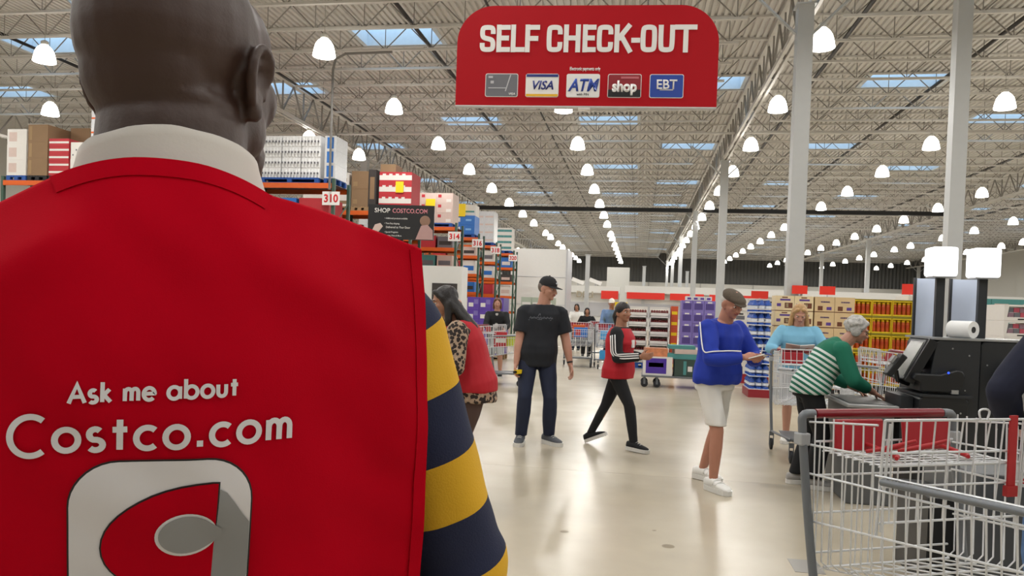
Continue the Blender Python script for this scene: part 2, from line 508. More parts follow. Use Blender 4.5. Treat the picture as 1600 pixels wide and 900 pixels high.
# ---------------------------------------------------------- high bay lamps
M_shade = mat('lamp_acrylic', '#fffaf0', .4, noise_amt=0, emit=9.0)
M_cap = mat('lamp_cap', '#b9b6ae', .4, .5)
prof = [(.055, .2), (.09, .185), (.15, .13), (.2, .05), (.235, -.08), (.255, -.2), (.25, -.21)]
shade = MB().lathe(prof, n=20).mesh('shade', M_shade, smooth=50)
capm = MB().lathe([(.04, .19), (.085, .2), (.09, .27), (.05, .3), (.02, .31)], n=12).mesh('ballast_cap', M_cap, smooth=40)
rodm = MB().cyl((0, 0, .3), (0, 0, DECK - 7.15), .008, n=5).mesh('hanging_rod', M_cap)
rod2 = MB().cyl((0, 0, .29), (0, 0, .36), .012, n=5).mesh('hanging_rod', M_cap)
ld = bpy.data.lights.new('lamp_light', 'AREA'); ld.shape = 'DISK'; ld.size = .44; ld.energy = LAMP_W; ld.color = (1, .975, .94)
LORD = ('first', 'second', 'third', 'fourth', 'fifth', 'sixth', 'seventh', 'eighth', 'ninth', 'tenth', 'eleventh', 'twelfth', 'thirteenth', 'fourteenth', 'fifteenth', 'sixteenth')
rows = [(-24.2, 'far left'), (-18.4, 'second left'), (-12.2, 'third left'), (-7.2, 'left aisle'), (-2.28, 'centre aisle'), (3.45, 'column line'), (9.0, 'right of the column line'), (14.55, 'far right'), (20.2, 'outer right'), (26, 'outermost right')]
for rx, nm in rows:
    for k in range(-4, 16):
        y = 16.45 + 5.0 * k
        if rx == -12.2 and k == 0: x = -14.3
        elif rx == -12.2 and k == 2: x = -11.6; y -= 1.0
        elif rx == -12.2 and k == 3: x = -10.9; y -= 3
        else: x = rx
        if y < -8 or y > 92: continue
        while any(abs(x - sx_) < SW + .1 and abs(y - sy_) < SD + .15 for sx_, sy_ in SKY): y += .25
        e = empty('high_bay_lamp', (x, y, 7.12 if rx == 3.45 else 7.15), 0, ('white dome lamp in the %s row, %s from the front' % (nm, LORD[k])) if k >= 0 else 'white dome lamp of the %s row, above and behind the picture' % nm, 'lamp', 'high bay lamps in the %s row' % nm)
        link('shade', shade, e); link('ballast_cap', capm, e)
        link('hanging_rod', rodm, e)
        L = link('lamp_light', ld, e, (0, 0, -.215))
# ============================================================ SELF CHECK-OUT SIGN
M_red = mat('sign_red', '#ad0717', .6, spec=.2, noise_amt=.03)
M_lw = mat('letter_white', '#e9e7e4', .4, noise_amt=0)
M_navy = mat('print_navy', '#1d2a78', .4, noise_amt=0)
M_blue = mat('print_blue', '#2244a0', .4, noise_amt=0)
M_grey = mat('print_grey', '#6a6a70', .4, noise_amt=.05)
M_lg = mat('print_light_grey', '#b9b9bd', .4, noise_amt=0)
M_yel = mat('print_yellow', '#e8b52a', .4, noise_amt=0)
M_blk = mat('print_black', '#17171a', .4, noise_amt=0)
M_dred = mat('print_dark_red', '#8f1f2a', .4, noise_amt=0)
def rrect(x0, z0, x1, z1, r, n=5):
    p = []
    for cx, cz, a in ((x1 - r, z1 - r, 0), (x0 + r, z1 - r, 90), (x0 + r, z0 + r, 180), (x1 - r, z0 + r, 270)):
        p += arc(cx, cz, r, r, a, a + 90, n)
    return p
def glyph(ch):
    """condensed heavy capitals as stroke paths in a unit box"""
    S = {
        'S': [(chaikin([(.98, .70), (.98, .9), (.84, 1), (.16, 1), (.02, .9), (.02, .62), (.2, .52), (.8, .46), (.98, .36), (.98, .1), (.84, 0), (.16, 0), (.02, .1), (.02, .3)], 2), False)],
        'E': [([(0, -.123), (0, 1.123)], False), ([(-.2, 1), (1.3, 1)], False), ([(0, .52), (1.15, .52)], False), ([(-.2, 0), (1.3, 0)], False)],
        'L': [([(0, -.123), (0, 1.123)], False), ([(-.2, 0), (1.3, 0)], False)],
        'F': [([(0, -.123), (0, 1.123)], False), ([(-.2, 1), (1.3, 1)], False), ([(0, .5), (1.15, .5)], False)],
        'C': [(chaikin([(1, .68), (1, .9), (.85, 1), (.15, 1), (0, .9), (0, .1), (.15, 0), (.85, 0), (1, .1), (1, .34)], 2), False)],
        'H': [([(0, -.123), (0, 1.123)], False), ([(1, -.123), (1, 1.123)], False), ([(0, .52), (1, .52)], False)],
        'K': [([(0, -.123), (0, 1.123)], False), ([(1.05, 1.123), (.1, .46)], False), ([(.35, .62), (1.14, -.123)], False)],
        '-': [([(-.55, .42), (1.55, .42)], False)],
        'O': [(chaikin([(0, .12), (0, .88), (.15, 1), (.85, 1), (1, .88), (1, .12), (.85, 0), (.15, 0)], 2, True), True)],
        'U': [(chaikin([(0, 1.1), (0, .12), (.15, 0), (.85, 0), (1, .12), (1, 1.1)], 2), False)],
        'T': [([(.5, -.123), (.5, 1)], False), ([(-.18, 1), (1.18, 1)], False)]}
    return S[ch]
sg = empty('checkout_sign', (-.57, 7.1, 3.33), R(3.6), 'big red hanging sign reading SELF CHECK-OUT with five card symbols', 'sign')
W2, HH, RC = 1.19, .915, .34
bp = [(-W2, 0), (W2, 0)] + arc(W2 - RC, HH - RC, RC, RC, 0, 90, 12) + arc(-W2 + RC, HH - RC, RC, RC, 90, 180, 12)
MB().prism(bp, -.03, .03).build('board', M_red, sg)
MB().b2(-W2, -.034, -.012, W2, .034, 0).build('bottom_rail', mat('sign_rail', '#c9c9c9', .4, .4), sg)
MB().b2(-.05, -.03, -.03, .06, .03, -.012).build('rail_clip', M_lw, sg)
LH = .203; ZB = .512; T_ = .044
LX = {0: (-.98, .148), 1: (-.823, .125), 2: (-.69, .127), 3: (-.558, .13), 5: (-.36, .145), 6: (-.203, .152), 7: (-.031, .121), 8: (.098, .147), 9: (.257, .155), 10: (.408, .082), 11: (.492, .147), 12: (.651, .146), 13: (.80, .19)}
for i, ch in enumerate('SELF CHECK-OUT'):
    if ch == ' ': continue
    lx, ow = LX[i]; wd = ow - T_
    mb = MB(); dpt = -.035
    for path, cl_ in glyph(ch):
        dpt -= .0007
        for q in ribbon2d([(lx + T_ / 2 + p[0] * wd, ZB + p[1] * LH) for p in path], T_, cl_):
            mb.add([(a.x, dpt, a.y) for a in q] + [(a.x, -.0301, a.y) for a in q], [(0, 1, 2, 3), (0, 1, 5, 4), (3, 2, 6, 7)])
    mb.build('letter', M_lw, sg)
link('fine_print', text_mesh('Electronic payments only', .042, M_lw, .003, .02, xs=.62), sg, (0, -.0302, .335))
def card(cx, m, parts):
    mb = MB(); mb.prism(rrect(cx - .152, .078, cx + .152, .292, .018), -.034, -.0301); mb.build('card_border', M_lw, sg)
    mb = MB(); mb.prism(rrect(cx - .146, .084, cx + .146, .286, .015), -.036, -.0341); c = mb.build('card_face', m, sg)
    for nm, me, loc in parts: link(nm, me, sg, loc)
def bar_(x0, z0, x1, z1, m): return MB().b2(x0, -.0385, z0, x1, -.0361, z1).mesh('bar', m)
card(-.762, M_grey, [('chip', bar_(-.865, .2, -.835, .225, M_lg), None), ('stripe', MB().prism([(-.73, .13), (-.72, .13), (-.675, .28), (-.685, .28)], -.038, -.0361).mesh('s', M_lg), None),
     ('card_number', bar_(-.885, .155, -.72, .163, M_lg), None), ('bank_mark', bar_(-.885, .25, -.845, .268, M_lg), None), ('card_mark', text_mesh('VISA', .022, M_lw, .002, .01, .2), (-.665, -.0361, .105))])
card(-.387, M_lw, [('band', bar_(-.533, .262, -.241, .286, M_navy), None), ('band', bar_(-.533, .084, -.241, .106, M_yel), None), ('lettering', text_mesh('VISA', .082, M_navy, .003, .025, .25, .95), (-.387, -.0361, .187))])
card(-.012, M_lw, [('lettering', text_mesh('ATM', .115, M_blue, .003, .03, .25, .82), (-.012, -.0361, .19)), ('small_print', text_mesh('with PIN', .022, M_blk, .002, .01), (-.012, -.0361, .106))])
card(.363, M_dred, [('base_band', bar_(.217, .084, .509, .15, M_blk), None), ('top_band', bar_(.33, .25, .49, .268, mat('print_pink', '#c46a72', .4, noise_amt=0)), None), ('lettering', text_mesh('shop', .135, M_lw, .004, .045, xs=.85), (.363, -.0386, .165))])
card(.74, M_blue, [('lettering', text_mesh('EBT', .085, M_lw, .003, .015, xs=.95), (.74, -.0361, .2)), ('small_print', bar_(.68, .146, .80, .156, M_lg), None)])
for s in (-.62, .55):
    MB().cyl((s, 0, HH - .01), (s, 0, DECK - 3.33 - .05), .006, n=5).build('hanging_cable', mat('cable_steel', '#55534f', .4, .6), sg)

# ============================================================ pallet racks on the left
M_green = mat('rack_green', '#3f5a4c', .5)
M_orange = mat('rack_orange', '#d9601c', .45)
M_wire = mat('wire_deck', '#77777a', .4, .6)
M_kraft = mat('kraft', '#8a6f52', .8, scale=4)
M_pblue = mat('pallet_blue', '#1f4f9a', .7)
M_pblack = mat('pallet_black', '#1b1b1d', .7)
M_wood = mat('pallet_wood', '#9a7f5c', .8)
M_boxw = mat('box_white', '#dcd8d2', .6, noise_amt=.04)
M_boxr = mat('box_red', '#b42a33', .6)
M_boxp = mat('box_pinkish', '#cdb7ae', .6)
M_boxb = mat('box_blue', '#2a6fc0', .5)
M_boxg = mat('box_teal', '#4c8c8a', .6)
M_wrap = mat('wrapped_white', '#cfd0d2', .25, noise_amt=.12, scale=14)
M_dark = mat('dark_goods', '#3b3634', .7)
M_tagy = mat('tag_yellow', '#f2cf14', .6, noise_amt=0)
M_tredt = mat('tag_red', '#d21f26', .5, noise_amt=0)
def rack(x0, x1, y, levels, num, top, bay=2.7, dp=1.1):
    r = empty('pallet_rack', ((x0 + x1) / 2, y + dp / 2, 0), 0, 'green and orange steel pallet rack %s' % num, 'rack')
    cx = (x0 + x1) / 2; cy = y + dp / 2
    n = max(1, round((x1 - x0) / bay)); xs = [x1 - (x1 - x0) * i / n for i in range(n + 1)]
    for xx in xs:
        mb = MB()
        for yy in (-dp / 2, dp / 2 - .08): mb.b2(xx - cx - .04, yy, 0, xx - cx + .04, yy + .08, top)
        f = mb.build('upright', M_green, r)
        mb = MB(); z = .3; s = 1
        while z < top - .8:
            mb.cyl((xx - cx, -s * (dp / 2 - .06), z), (xx - cx, s * (dp / 2 - .06), z + .75), .018, n=5); z += .75; s = -s
        mb.build('brace', M_green, f)
    for z in levels:
        for i in range(n):
            for yy in (-dp / 2 - .02, dp / 2 - .04):
                MB().b2(xs[i + 1] - cx + .04, yy, z - .13, xs[i] - cx - .04, yy + .06, z).build('beam', M_orange, r)
            mb = MB()
            mb.b2(xs[i + 1] - cx + .04, -dp / 2 + .04, z - .012, xs[i] - cx - .04, dp / 2 - .04, z)
            mb.build('wire_deck', M_wire, r)
    return r
def pallet_mesh(w, d, h, m):
    mb = MB(); n = 7
    for i in range(n):
        x = -w / 2 + w * i / n
        mb.b2(x, -d / 2, h - .022, x + w / n - .02, d / 2, h)
    for yy in (-d / 2, -.05, d / 2 - .1):
        mb.b2(-w / 2, yy, h - .045, w / 2, yy + .1, h - .022)
        for xx in (-w / 2, -.06, w / 2 - .12): mb.b2(xx, yy, .02, xx + .12, yy + .1, h - .045)
        mb.b2(-w / 2, yy, 0, w / 2, yy + .1, .02)
    return mb.mesh('pallet', m)
def carton_mesh(w, d, h, base, deco=(), bev=True):
    """deco: (x0,z0,x1,z1,mat[,sides]) in fractions of the face, printed on the front (and sides)"""
    mats = [base]; mb = MB(); mb.b2(-w / 2, -d / 2, 0, w / 2, d / 2, h)
    for dd in deco:
        if dd[4] not in mats: mats.append(dd[4])
        mi = mats.index(dd[4])
        a, b_ = -w / 2 + dd[0] * w, -w / 2 + dd[2] * w
        mb.b2(a, -d / 2 - .002, dd[1] * h, b_, -d / 2, dd[3] * h, mi)
        if len(dd) > 5:
            c0, c1 = -d / 2 + dd[0] * d, -d / 2 + dd[2] * d
            mb.b2(-w / 2 - .002, c0, dd[1] * h, -w / 2, c1, dd[3] * h, mi)
            mb.b2(w / 2, c0, dd[1] * h, w / 2 + .002, c1, dd[3] * h, mi)
    return mb.mesh('carton', mats)
_pal = {}
ORD = ('first', 'second', 'third', 'fourth', 'fifth', 'sixth', 'seventh', 'eighth', 'ninth', 'tenth', 'eleventh', 'twelfth', 'thirteenth', 'fourteenth', 'fifteenth', 'sixteenth', 'seventeenth')
def place(label, i, nx, k, nz):
    c = '' if nx == 1 else ('left', 'right')[i] if nx == 2 else ('left', 'middle', 'right')[i] if nx == 3 else ORD[i] + ' across'
    r = '' if nz == 1 else 'bottom row' if k == 0 else 'top row' if k == nz - 1 else ORD[k] + ' row up'
    t = ' '.join(x for x in (c, r) if x)
    return label + (', ' + t if t else '')
def load(x0, x1, y, z, nx, nz, h, me_fn, name, label, group, pal=None, d=.95, gap=.006, skip=(), jit=.006, plabel=None, cat='box'):
    """a pallet with its cartons; every carton a thing of its own"""
    w = (x1 - x0) / nx; ph = 0
    if pal:
        ph = .14; key = (round(x1 - x0, 2), d, pal.name)
        if key not in _pal: _pal[key] = pallet_mesh(x1 - x0, d, ph, pal)
        tag(link('pallet', _pal[key], None, ((x0 + x1) / 2, y + d / 2, z)), plabel or ('pallet under the ' + group), 'pallet')
    me = me_fn(w - gap, d - .02, h - .002)
    out = []
    for k in range(nz):
        for i in range(nx):
            if (i, k) in skip: continue
            o = link(name, me, None, (x0 + w * (i + .5), y + d / 2 + random.uniform(-jit, jit), z + ph + k * h))
            tag(o, place(label, i, nx, k, nz), cat, group); out.append(o)
    return out
E0 = -6.6
rack(-17.3, -7.75, 18.5, (1.6, 3.55, 4.43), 'topped by white bottle packs', 4.55)
rack(-14.0, -7.05, 22.9, (1.6, 2.75, 3.5, 4.28), 'topped by red and white cartons', 4.45)
TOPS = {'310': 'white bottle packs', 'second': 'red and white cartons', '314': 'pale pink cartons', '316': 'bright blue cartons', '318': 'pale wrapped packs', '320': 'white and teal cartons'}
ys = ((27.0, '314'), (31.0, '316'), (35.0, '318'), (40.0, '320'))
for y, nn in ys:
    rack(-14.0 if y != 31 else -11.3, E0, y, (1.2, 2.0, 2.75, 3.5, 4.25), 'topped by ' + TOPS[nn], 4.4)
# aisle number plates
def plate(num, x, y, z, w=.46, h=.34):
    e = empty('aisle_plate', (x, y, z), 0, 'white plate reading %s on the rack topped by %s' % (num, TOPS[num]), 'sign', 'aisle number plates')
    MB().b2(-w / 2, -.012, -h / 2, w / 2, 0, h / 2).build('plate', M_lw, e)
    link('number', text_mesh(num, h * .62, M_tredt, .004, .03, xs=.92), e, (0, -.012, 0))
    MB().b2(-.02, 0, -h / 2, .02, .09, h / 2).build('bracket', M_green, e)
plate('310', -7.75, 18.39, 4.03)
plate('314', -6.62, 26.89, 3.9); plate('316', -6.62, 30.89, 4.0); plate('318', -6.62, 34.89, 4.02); plate('320', -6.62, 39.89, 4.0)
# goods on the racks
def fn(base, *deco): return lambda w, d, h: carton_mesh(w, d, h, base, deco)
load(-17.2, -16.6, 18.52, 4.43, 1, 3, .42, fn(M_boxw, (.1, .2, .5, .8, M_boxp)), 'carton', 'white carton at the far left end of the top rack shelf', 'white cartons at the rack end', M_pblue)
load(-16.55, -15.95, 18.52, 4.43, 1, 3, .46, fn(M_kraft, (.05, .1, .2, .9, M_wood)), 'carton', 'brown carton stacked on the top shelf left of the man', 'brown cartons left of the man', M_pblack)
load(-15.9, -15.3, 18.52, 4.43, 1, 5, .2, fn(M_boxr, (0, .35, 1, .62, M_boxw)), 'goods_pack', 'red and white pack lying on the top rack shelf', 'red and white packs on the top shelf', M_pblack, cat='pack')
load(-15.25, -14.75, 18.52, 4.43, 2, 2, .45, fn(M_boxw, (.2, .2, .35, .3, M_grey), (.6, .5, .75, .6, M_grey)), 'carton', 'white speckled carton on the top rack shelf', 'white speckled cartons', M_pblack)
load(-15.9, -15.3, 19.3, 4.43, 1, 1, 1.6, fn(M_kraft, (.1, .1, .9, .5, M_wood)), 'carton', 'tall brown wrapped carton behind the red packs', 'tall brown cartons', d=.3)
load(-14.65, -13.75, 18.52, 4.43, 1, 5, .38, fn(M_wrap, (0, .0, 1, .12, M_orange), (.45, 0, .6, 1, M_orange)), 'goods_pack', 'white wrapped pack with orange straps on the top shelf', 'orange strapped packs', M_pblack, cat='pack')
load(-13.6, -10.0, 18.52, 4.43, 6, 2, .45, fn(M_kraft, (.1, .3, .6, .7, M_boxw)), 'carton', 'brown carton on the top shelf behind the man', 'brown cartons behind the man', M_wood)
# white bottle multipacks
M_btl = mat('bottle_white', '#e6e6e6', .35, noise_amt=.05)
def multipack(w, d, h):
    mb = MB(); n = 6
    mb.b2(-w / 2 + .01, -d / 2 + .08, 0, w / 2 - .01, d / 2, h)
    for i in range(n):
        x = -w / 2 + w * (i + .5) / n
        mb.lathe([(w / n * .46, 0), (w / n * .46, h * .62), (w / n * .3, h * .8), (w / n * .16, h * .86), (w / n * .16, h * .96)], (x, -d / 2 + .09, 0), 8, 0)
        mb.box((x, -d / 2 + .012, h * .42), (w / n * .5, .014, h * .18), 1)
    return mb.mesh('multipack', [M_btl, M_grey], 40)
load(-9.75, -8.15, 18.52, 4.43, 3, 4, .27, multipack, 'bottle_pack', 'white bottle multipack on blue pallet above the orange beam', 'white bottle multipacks', M_pblue, cat='pack')
load(-8.05, -7.75, 18.6, 4.43, 1, 3, .36, fn(M_wrap, (.2, .1, .8, .9, M_boxb)), 'goods_pack', 'blue and white pack at the end of the top shelf', 'blue and white packs', M_pblue, d=.8, cat='pack')
load(-9.0, -8.45, 22.92, 4.28, 1, 2, .55, fn(M_kraft, (.1, .15, .35, .4, M_wood)), 'carton', 'brown carton beside the red and white cartons', 'brown cartons on the second rack', M_wood)
load(-8.45, -8.2, 22.92, 4.28, 1, 1, 1.15, fn(M_dark, (.2, .2, .8, .8, M_kraft)), 'carton', 'tall dark brown carton on the second rack', 'tall dark cartons', M_wood)
load(-8.1, -7.05, 22.92, 4.28, 1, 3, .36, fn(M_boxr, (0, .3, 1, .72, M_boxw), (.1, .72, .2, .85, M_boxw), (.3, .72, .4, .85, M_boxw), (.5, .72, .6, .85, M_boxw), (.7, .72, .8, .85, M_boxw)), 'carton', 'red and white wavy carton with yellow tag on second rack', 'red and white wavy cartons', M_pblue)
tag(MB().b2(-7.55, 22.89, 4.86, -7.3, 22.895, 5.2).build('price_tag', M_tagy), 'yellow tag on the red and white cartons', 'tag')
load(-8.1, -7.6, 23.0, 5.502, 1, 1, .25, fn(M_kraft), 'carton', 'small brown carton on top of the red and white cartons', 'topmost brown carton', d=.7)
load(-10.6, -9.1, 22.92, 4.28, 3, 3, .35, fn(M_boxw, (.1, .2, .9, .5, M_kraft)), 'carton', 'white and tan carton on the second rack', 'white and tan cartons second rack', M_wood)
load(-8.6, -6.75, 27.02, 4.25, 3, 3, .36, fn(M_boxp, (.1, .55, .3, .85, M_boxr), (.6, .1, .9, .4, M_boxw)), 'carton', 'pale pink carton on top of the aisle 314 rack', 'pale pink cartons', M_pblue)
tag(MB().b2(-7.75, 26.99, 4.95, -7.4, 26.995, 5.25).build('price_tag', M_tagy), 'yellow tag on the pale pink cartons', 'tag')
load(-7.75, -6.8, 31.02, 4.25, 1, 2, .38, fn(M_boxb, (.1, .3, .35, .75, M_boxw), (.6, .4, .85, .6, mat('print_sky', '#7db4e6', .4))), 'carton', 'bright blue carton on top of the aisle 316 rack', 'bright blue cartons', M_pblue)
load(-7.75, -6.8, 31.12, 5.152, 2, 1, .45, fn(M_boxw, (.1, .3, .9, .45, M_boxg)), 'carton', 'white carton on the bright blue cartons', 'white cartons over blue', d=.75)
tag(MB().b2(-7.55, 30.99, 5.1, -7.2, 30.995, 5.62).build('price_tag', M_tagy), 'yellow tag standing over the bright blue cartons', 'tag')
load(-7.7, -6.75, 35.02, 4.25, 2, 4, .36, fn(M_wrap, (.1, .2, .9, .4, M_boxp)), 'goods_pack', 'pale wrapped pack on top of the aisle 318 rack', 'pale wrapped packs', M_pblue, cat='pack')
load(-7.6, -6.75, 40.02, 4.25, 2, 4, .3, fn(M_boxw, (.0, .3, 1, .7, M_boxg)), 'carton', 'white and teal carton on top of the aisle 320 rack', 'white and teal cartons', M_pblue)
shelf_m = [M_boxw, M_boxp, M_boxb, M_kraft, M_boxr, M_dark, M_boxg, M_wrap, M_grey]
random.seed(3)
cnames = {M_boxw: 'white', M_boxp: 'pale pink', M_boxb: 'blue', M_kraft: 'brown', M_boxr: 'red', M_dark: 'dark', M_boxg: 'teal', M_wrap: 'wrapped white', M_grey: 'grey'}
lvn = {0.0: 'floor', 1.2: 'lowest', 1.6: 'lowest', 2.0: 'second', 2.75: 'middle', 3.5: 'fourth', 3.55: 'upper'}
for y, nn, lv, xa in ((18.5, '310', (1.6, 3.55), -12.3), (22.9, 'second', (1.6, 2.75, 3.5), -9.6), (27, '314', (0., 1.2, 2.0, 2.75, 3.5), -8.6), (31, '316', (0., 1.2, 2, 2.75, 3.5), -8.6), (35, '318', (0., 1.2, 2, 2.75, 3.5), -8.6), (40, '320', (0., 1.2, 2, 2.75, 3.5), -8.6)):
    xe = {18.5: -7.85, 22.9: -7.15}.get(y, E0 - .1)
    for z in lv:
        nb = 3 if y > 26 else 5
        wd = (xe - xa) / nb
        for i in range(nb):
            m = random.choice(shelf_m); hh = random.uniform(.34, .56); m2 = random.choice(shelf_m)
            me = carton_mesh(wd - .08, .9, hh, m, ((.1, .25, .9, .6, m2),))
            pos = ('leftmost', 'second', 'middle', 'fourth', 'rightmost')[i] if nb == 5 else ('left', 'middle', 'right end')[i]
            tag(link('carton', me, None, (xa + wd * (i + .5), y + .55, z + .001)), '%s carton, %s on the %s shelf under the %s' % (cnames[m], pos, lvn[z], TOPS[nn]), 'box', 'cartons on the %s shelf under the %s' % (lvn[z], TOPS[nn]))

# black promotional board
M_bb = mat('board_black', '#1a1a1c', .4, noise_amt=.03)
pb = empty('promo_board', (-4.5, 14, 0), R(6), 'black advertising board on a post reading SHOP COSTCO.COM', 'sign')
pb['label'] = 'black advertising board on a post with white and pink lettering'
MB().b2(-.62, -.02, 2.66, .64, .02, 3.31).build('board', M_bb, pb)
MB().b2(-.05, .021, 0, .05, .08, 3.2).build('post', M_pblack, pb)
MB().b2(-.3, -.2, 0, .3, .3, .03).build('foot_plate', M_pblack, pb)
M_pk = mat('letter_pink', '#d88a94', .4, noise_amt=0)
link('lettering', text_mesh('SHOP', .085, M_lw, .004, .01), pb, (-.35, -.02, 3.2))
link('lettering', text_mesh('COSTCO.COM', .085, M_pk, .004, .01, xs=.86), pb, (.18, -.02, 3.2))
for i, t in enumerate(('• Additional products available', '• Two-Day shipping', '  Delivered to Your Door', '• Special Programs', '  Savings, Here & More')):
    link('lettering', text_mesh(t, .04, M_lw, .003, .006, xs=.82, align='LEFT'), pb, (-.3, -.02, 3.05 - i * .066 - (.03 if i > 0 else 0) - (.03 if i > 2 else 0)))
mb = MB(); mb.prism([(-.6, 2.68), (-.5, 2.68), (-.33, 2.9), (-.38, 2.96), (-.48, 2.93)], -.03, -.0205); mb.build('phone_picture', M_boxp, pb)
mb = MB(); mb.ell((.47, -.022, 3.02), (.1, .012, .1)); mb.build('portrait_picture', mat('portrait_brown', '#8a6a58', .6), pb)
mb = MB(); mb.prism([(.3, 2.67), (.63, 2.67), (.62, 2.85), (.52, 2.95), (.4, 2.93)], -.03, -.0205); mb.build('portrait_picture', mat('portrait_cloth', '#b08c88', .6), pb)

# white freezer room and its neighbours far down the aisle
fr = empty('cold_room', (-5.8, 45.5, 0), 0, kind='structure')
MB().b2(-1.6, -1.5, 0, 1.6, 1.5, 4.82).build('wall_panel', M_white, fr)
for z in (1.6, 3.2): MB().b2(-1.6, -1.52, z, 1.6, -1.5, z + .03).build('panel_joint', M_lg, fr)
MB().b2(1.6, -1.53, 0, 1.68, 1.5, 4.85).build('corner_post', M_lg, fr)
o = MB().b2(-2.95, 70, 0, -.95, 72, 5.3).build('wall_pier', M_wallw); tag(o, kind='structure')
# service counters with red bands
def counter(name, lab, x0, x1, y, z1, bands, rb=(2.55, 2.98), m=M_white):
    c = empty(name, ((x0 + x1) / 2, y, 0), 0, lab, 'counter'); cx = (x0 + x1) / 2
    MB().b2(x0 - cx, 0, 0, x1 - cx, 3, z1).build('fascia_wall', m, c)
    MB().b2(x0 - cx - .1, -.5, z1 - .55, x1 - cx + .1, 0, z1).build('canopy', m, c)
    for a, b in bands: MB().b2(a - cx, -.52, rb[0], b - cx, -.5, rb[1]).build('red_panel', mat('band_red', '#e02a1c', .4, noise_amt=0), c)
    MB().b2(x0 - cx, -.05, .9, x1 - cx, -.001, 2.0).build('case_front', M_lg, c)
    return c
counter('service_counter', 'long white service counter with red bands at the back', -1.0, 34 - .4, 60, 3.35, ((-.95, 1.9), (2.3, 4.8), (5.2, 5.9), (6.2, 9.4), (10.2, 13.2), (14.2, 16.2), (19, 21), (22, 24)), (2.35, 2.85))
dl = counter('deli_counter', 'white counter with a DELI sign and one red panel', -7.3, -1.6, 62, 3.3, ((-3.0, -1.65),), (2.3, 2.95))
link('lettering', text_mesh('DELI', .5, mat('letter_tan', '#a99f8c', .5), .03, .02), dl, (.15, -.52, 2.62))
for x in (-4.9, -3.5):
    o = empty('awning_lamp', (x, 61.3, 3.3), 0, 'white tilted canopy lamp over the %s end of the deli sign' % ('left' if x < -4 else 'right'), 'lamp')
    MB().box((0, 0, .36), (1.0, .3, .3), rot=Matrix.Rotation(.35, 3, 'Y')).build('shade', M_lw, o); MB().cyl((0, 0, 0), (0, 0, .3), .04).build('stem', M_lg, o)
    o.location.y = 61.75

# ============================================================ product displays on the floor
M_tan = mat('carton_tan', '#d3b88c', .6, scale=3)
M_tanl = mat('carton_cream', '#e3d0a6', .6)
M_pur = mat('print_purple', '#5a3d8e', .5)
M_brn = mat('print_brown', '#6a3a22', .5)
tand = ((.0, .0, 1, .05, M_brn, 1), (.25, .68, .8, .8, M_pur), (.08, .3, .3, .5, M_pur), (.5, .2, .92, .55, M_brn), (.55, .26, .7, .5, M_tanl), (.35, .86, .65, .93, M_brn))
def tanfn(w, d, h): return carton_mesh(w, d, h, M_tanl, tand)
tandb = ((.0, .0, 1, .05, M_brn, 1), (.2, .55, .85, .85, M_tan), (.3, .62, .75, .72, M_pur), (.15, .12, .4, .4, M_brn), (.6, .15, .85, .35, M_pur))
def tanfn2(w, d, h): return carton_mesh(w, d, h, M_tan, tandb)
load(2.5, 3.18, 14.9, 0, 2, 6, .285, tanfn, 'carton', 'cream snack carton in the left column of the tan display', 'cream snack cartons', M_pblack, d=.42)
load(3.2, 3.9, 14.9, 0, 2, 6, .285, tanfn2, 'carton', 'tan snack carton in the right column of the tan display', 'tan snack cartons', M_pblack, d=.42)
# blue bottle packs in a tall tower
M_bbl = mat('bottle_blue', '#2450a8', .3); M_wlab = mat('label_white', '#d8dde6', .4)
def bluep(w, d, h):
    mb = MB(); n = 3
    for i in range(n):
        for j in range(4):
            x = -w / 2 + w * (i + .5) / n; y = -d / 2 + d * (j + .5) / 4
            r = w / n * .47
            mb.lathe([(r, 0), (r, h * .2)], (x, y, 0), 8, 0); mb.lathe([(r * 1.01, h * .3), (r * 1.01, h * .5)], (x, y, 0), 8, 1)
            mb.lathe([(r, h * .55), (r * .9, h * .7), (r * .4, h * .85), (r * .4, h * .96)], (x, y, 0), 8, 0)
    mb.b2(-w / 2, -d / 2, 0, w / 2, d / 2, .012, 1)
    return mb.mesh('blue_pack', [M_bbl, M_wlab], 40)
tag(MB().b2(1.98, 14.2, 0, 2.36, 15.0, .14).build('pallet', M_dred), 'low dark red pallet under the blue bottle tower', 'pallet')
load(1.99, 2.35, 14.22, .141, 1, 7, .23, bluep, 'bottle_pack', 'pack of blue bottles with white labels in the tall tower', 'blue bottle packs', d=.74, cat='pack')
# white cartons behind the old man
tag(MB().b2(2.0, 17.0, 0, 2.9, 17.9, .2).build('pallet', M_dred), 'low dark red pallet under the white printed cartons', 'pallet')
load(2.0, 2.9, 17.0, .201, 3, 6, .27, fn(M_boxw, (.2, .3, .8, .6, M_grey), (.3, .68, .7, .8, M_blk)), 'carton', 'white carton with black print stacked beside the blue tower', 'white printed cartons', d=.9)
# yellow trays of jars
M_ybox = mat('tray_yellow', '#e0c018', .5); M_jar = mat('jar_orange', '#c2561d', .35, scale=20, noise_amt=.2); M_jred = mat('jar_label_red', '#b8431c', .4); M_olive = mat('tray_olive', '#77720f', .6)
TW, TD, TH = .37, .5, .345
ytray = MB().b2(-TW / 2, -TD / 2, 0, TW / 2, TD / 2, .05).b2(-TW / 2, -TD / 2 + .16, .05, TW / 2, TD / 2, TH - .03).b2(-TW / 2, -TD / 2, TH - .05, TW / 2, TD / 2, TH - .002).b2(-TW / 2, -TD / 2, .05, -TW / 2 + .015, -TD / 2 + .16, TH - .05).b2(TW / 2 - .015, -TD / 2, .05, TW / 2, -TD / 2 + .16, TH - .05).mesh('tray', M_ybox)
ylid = MB().b2(-TW / 2, -TD / 2 - .003, .0, TW / 2, -TD / 2, .018).mesh('edge_strip', M_olive)
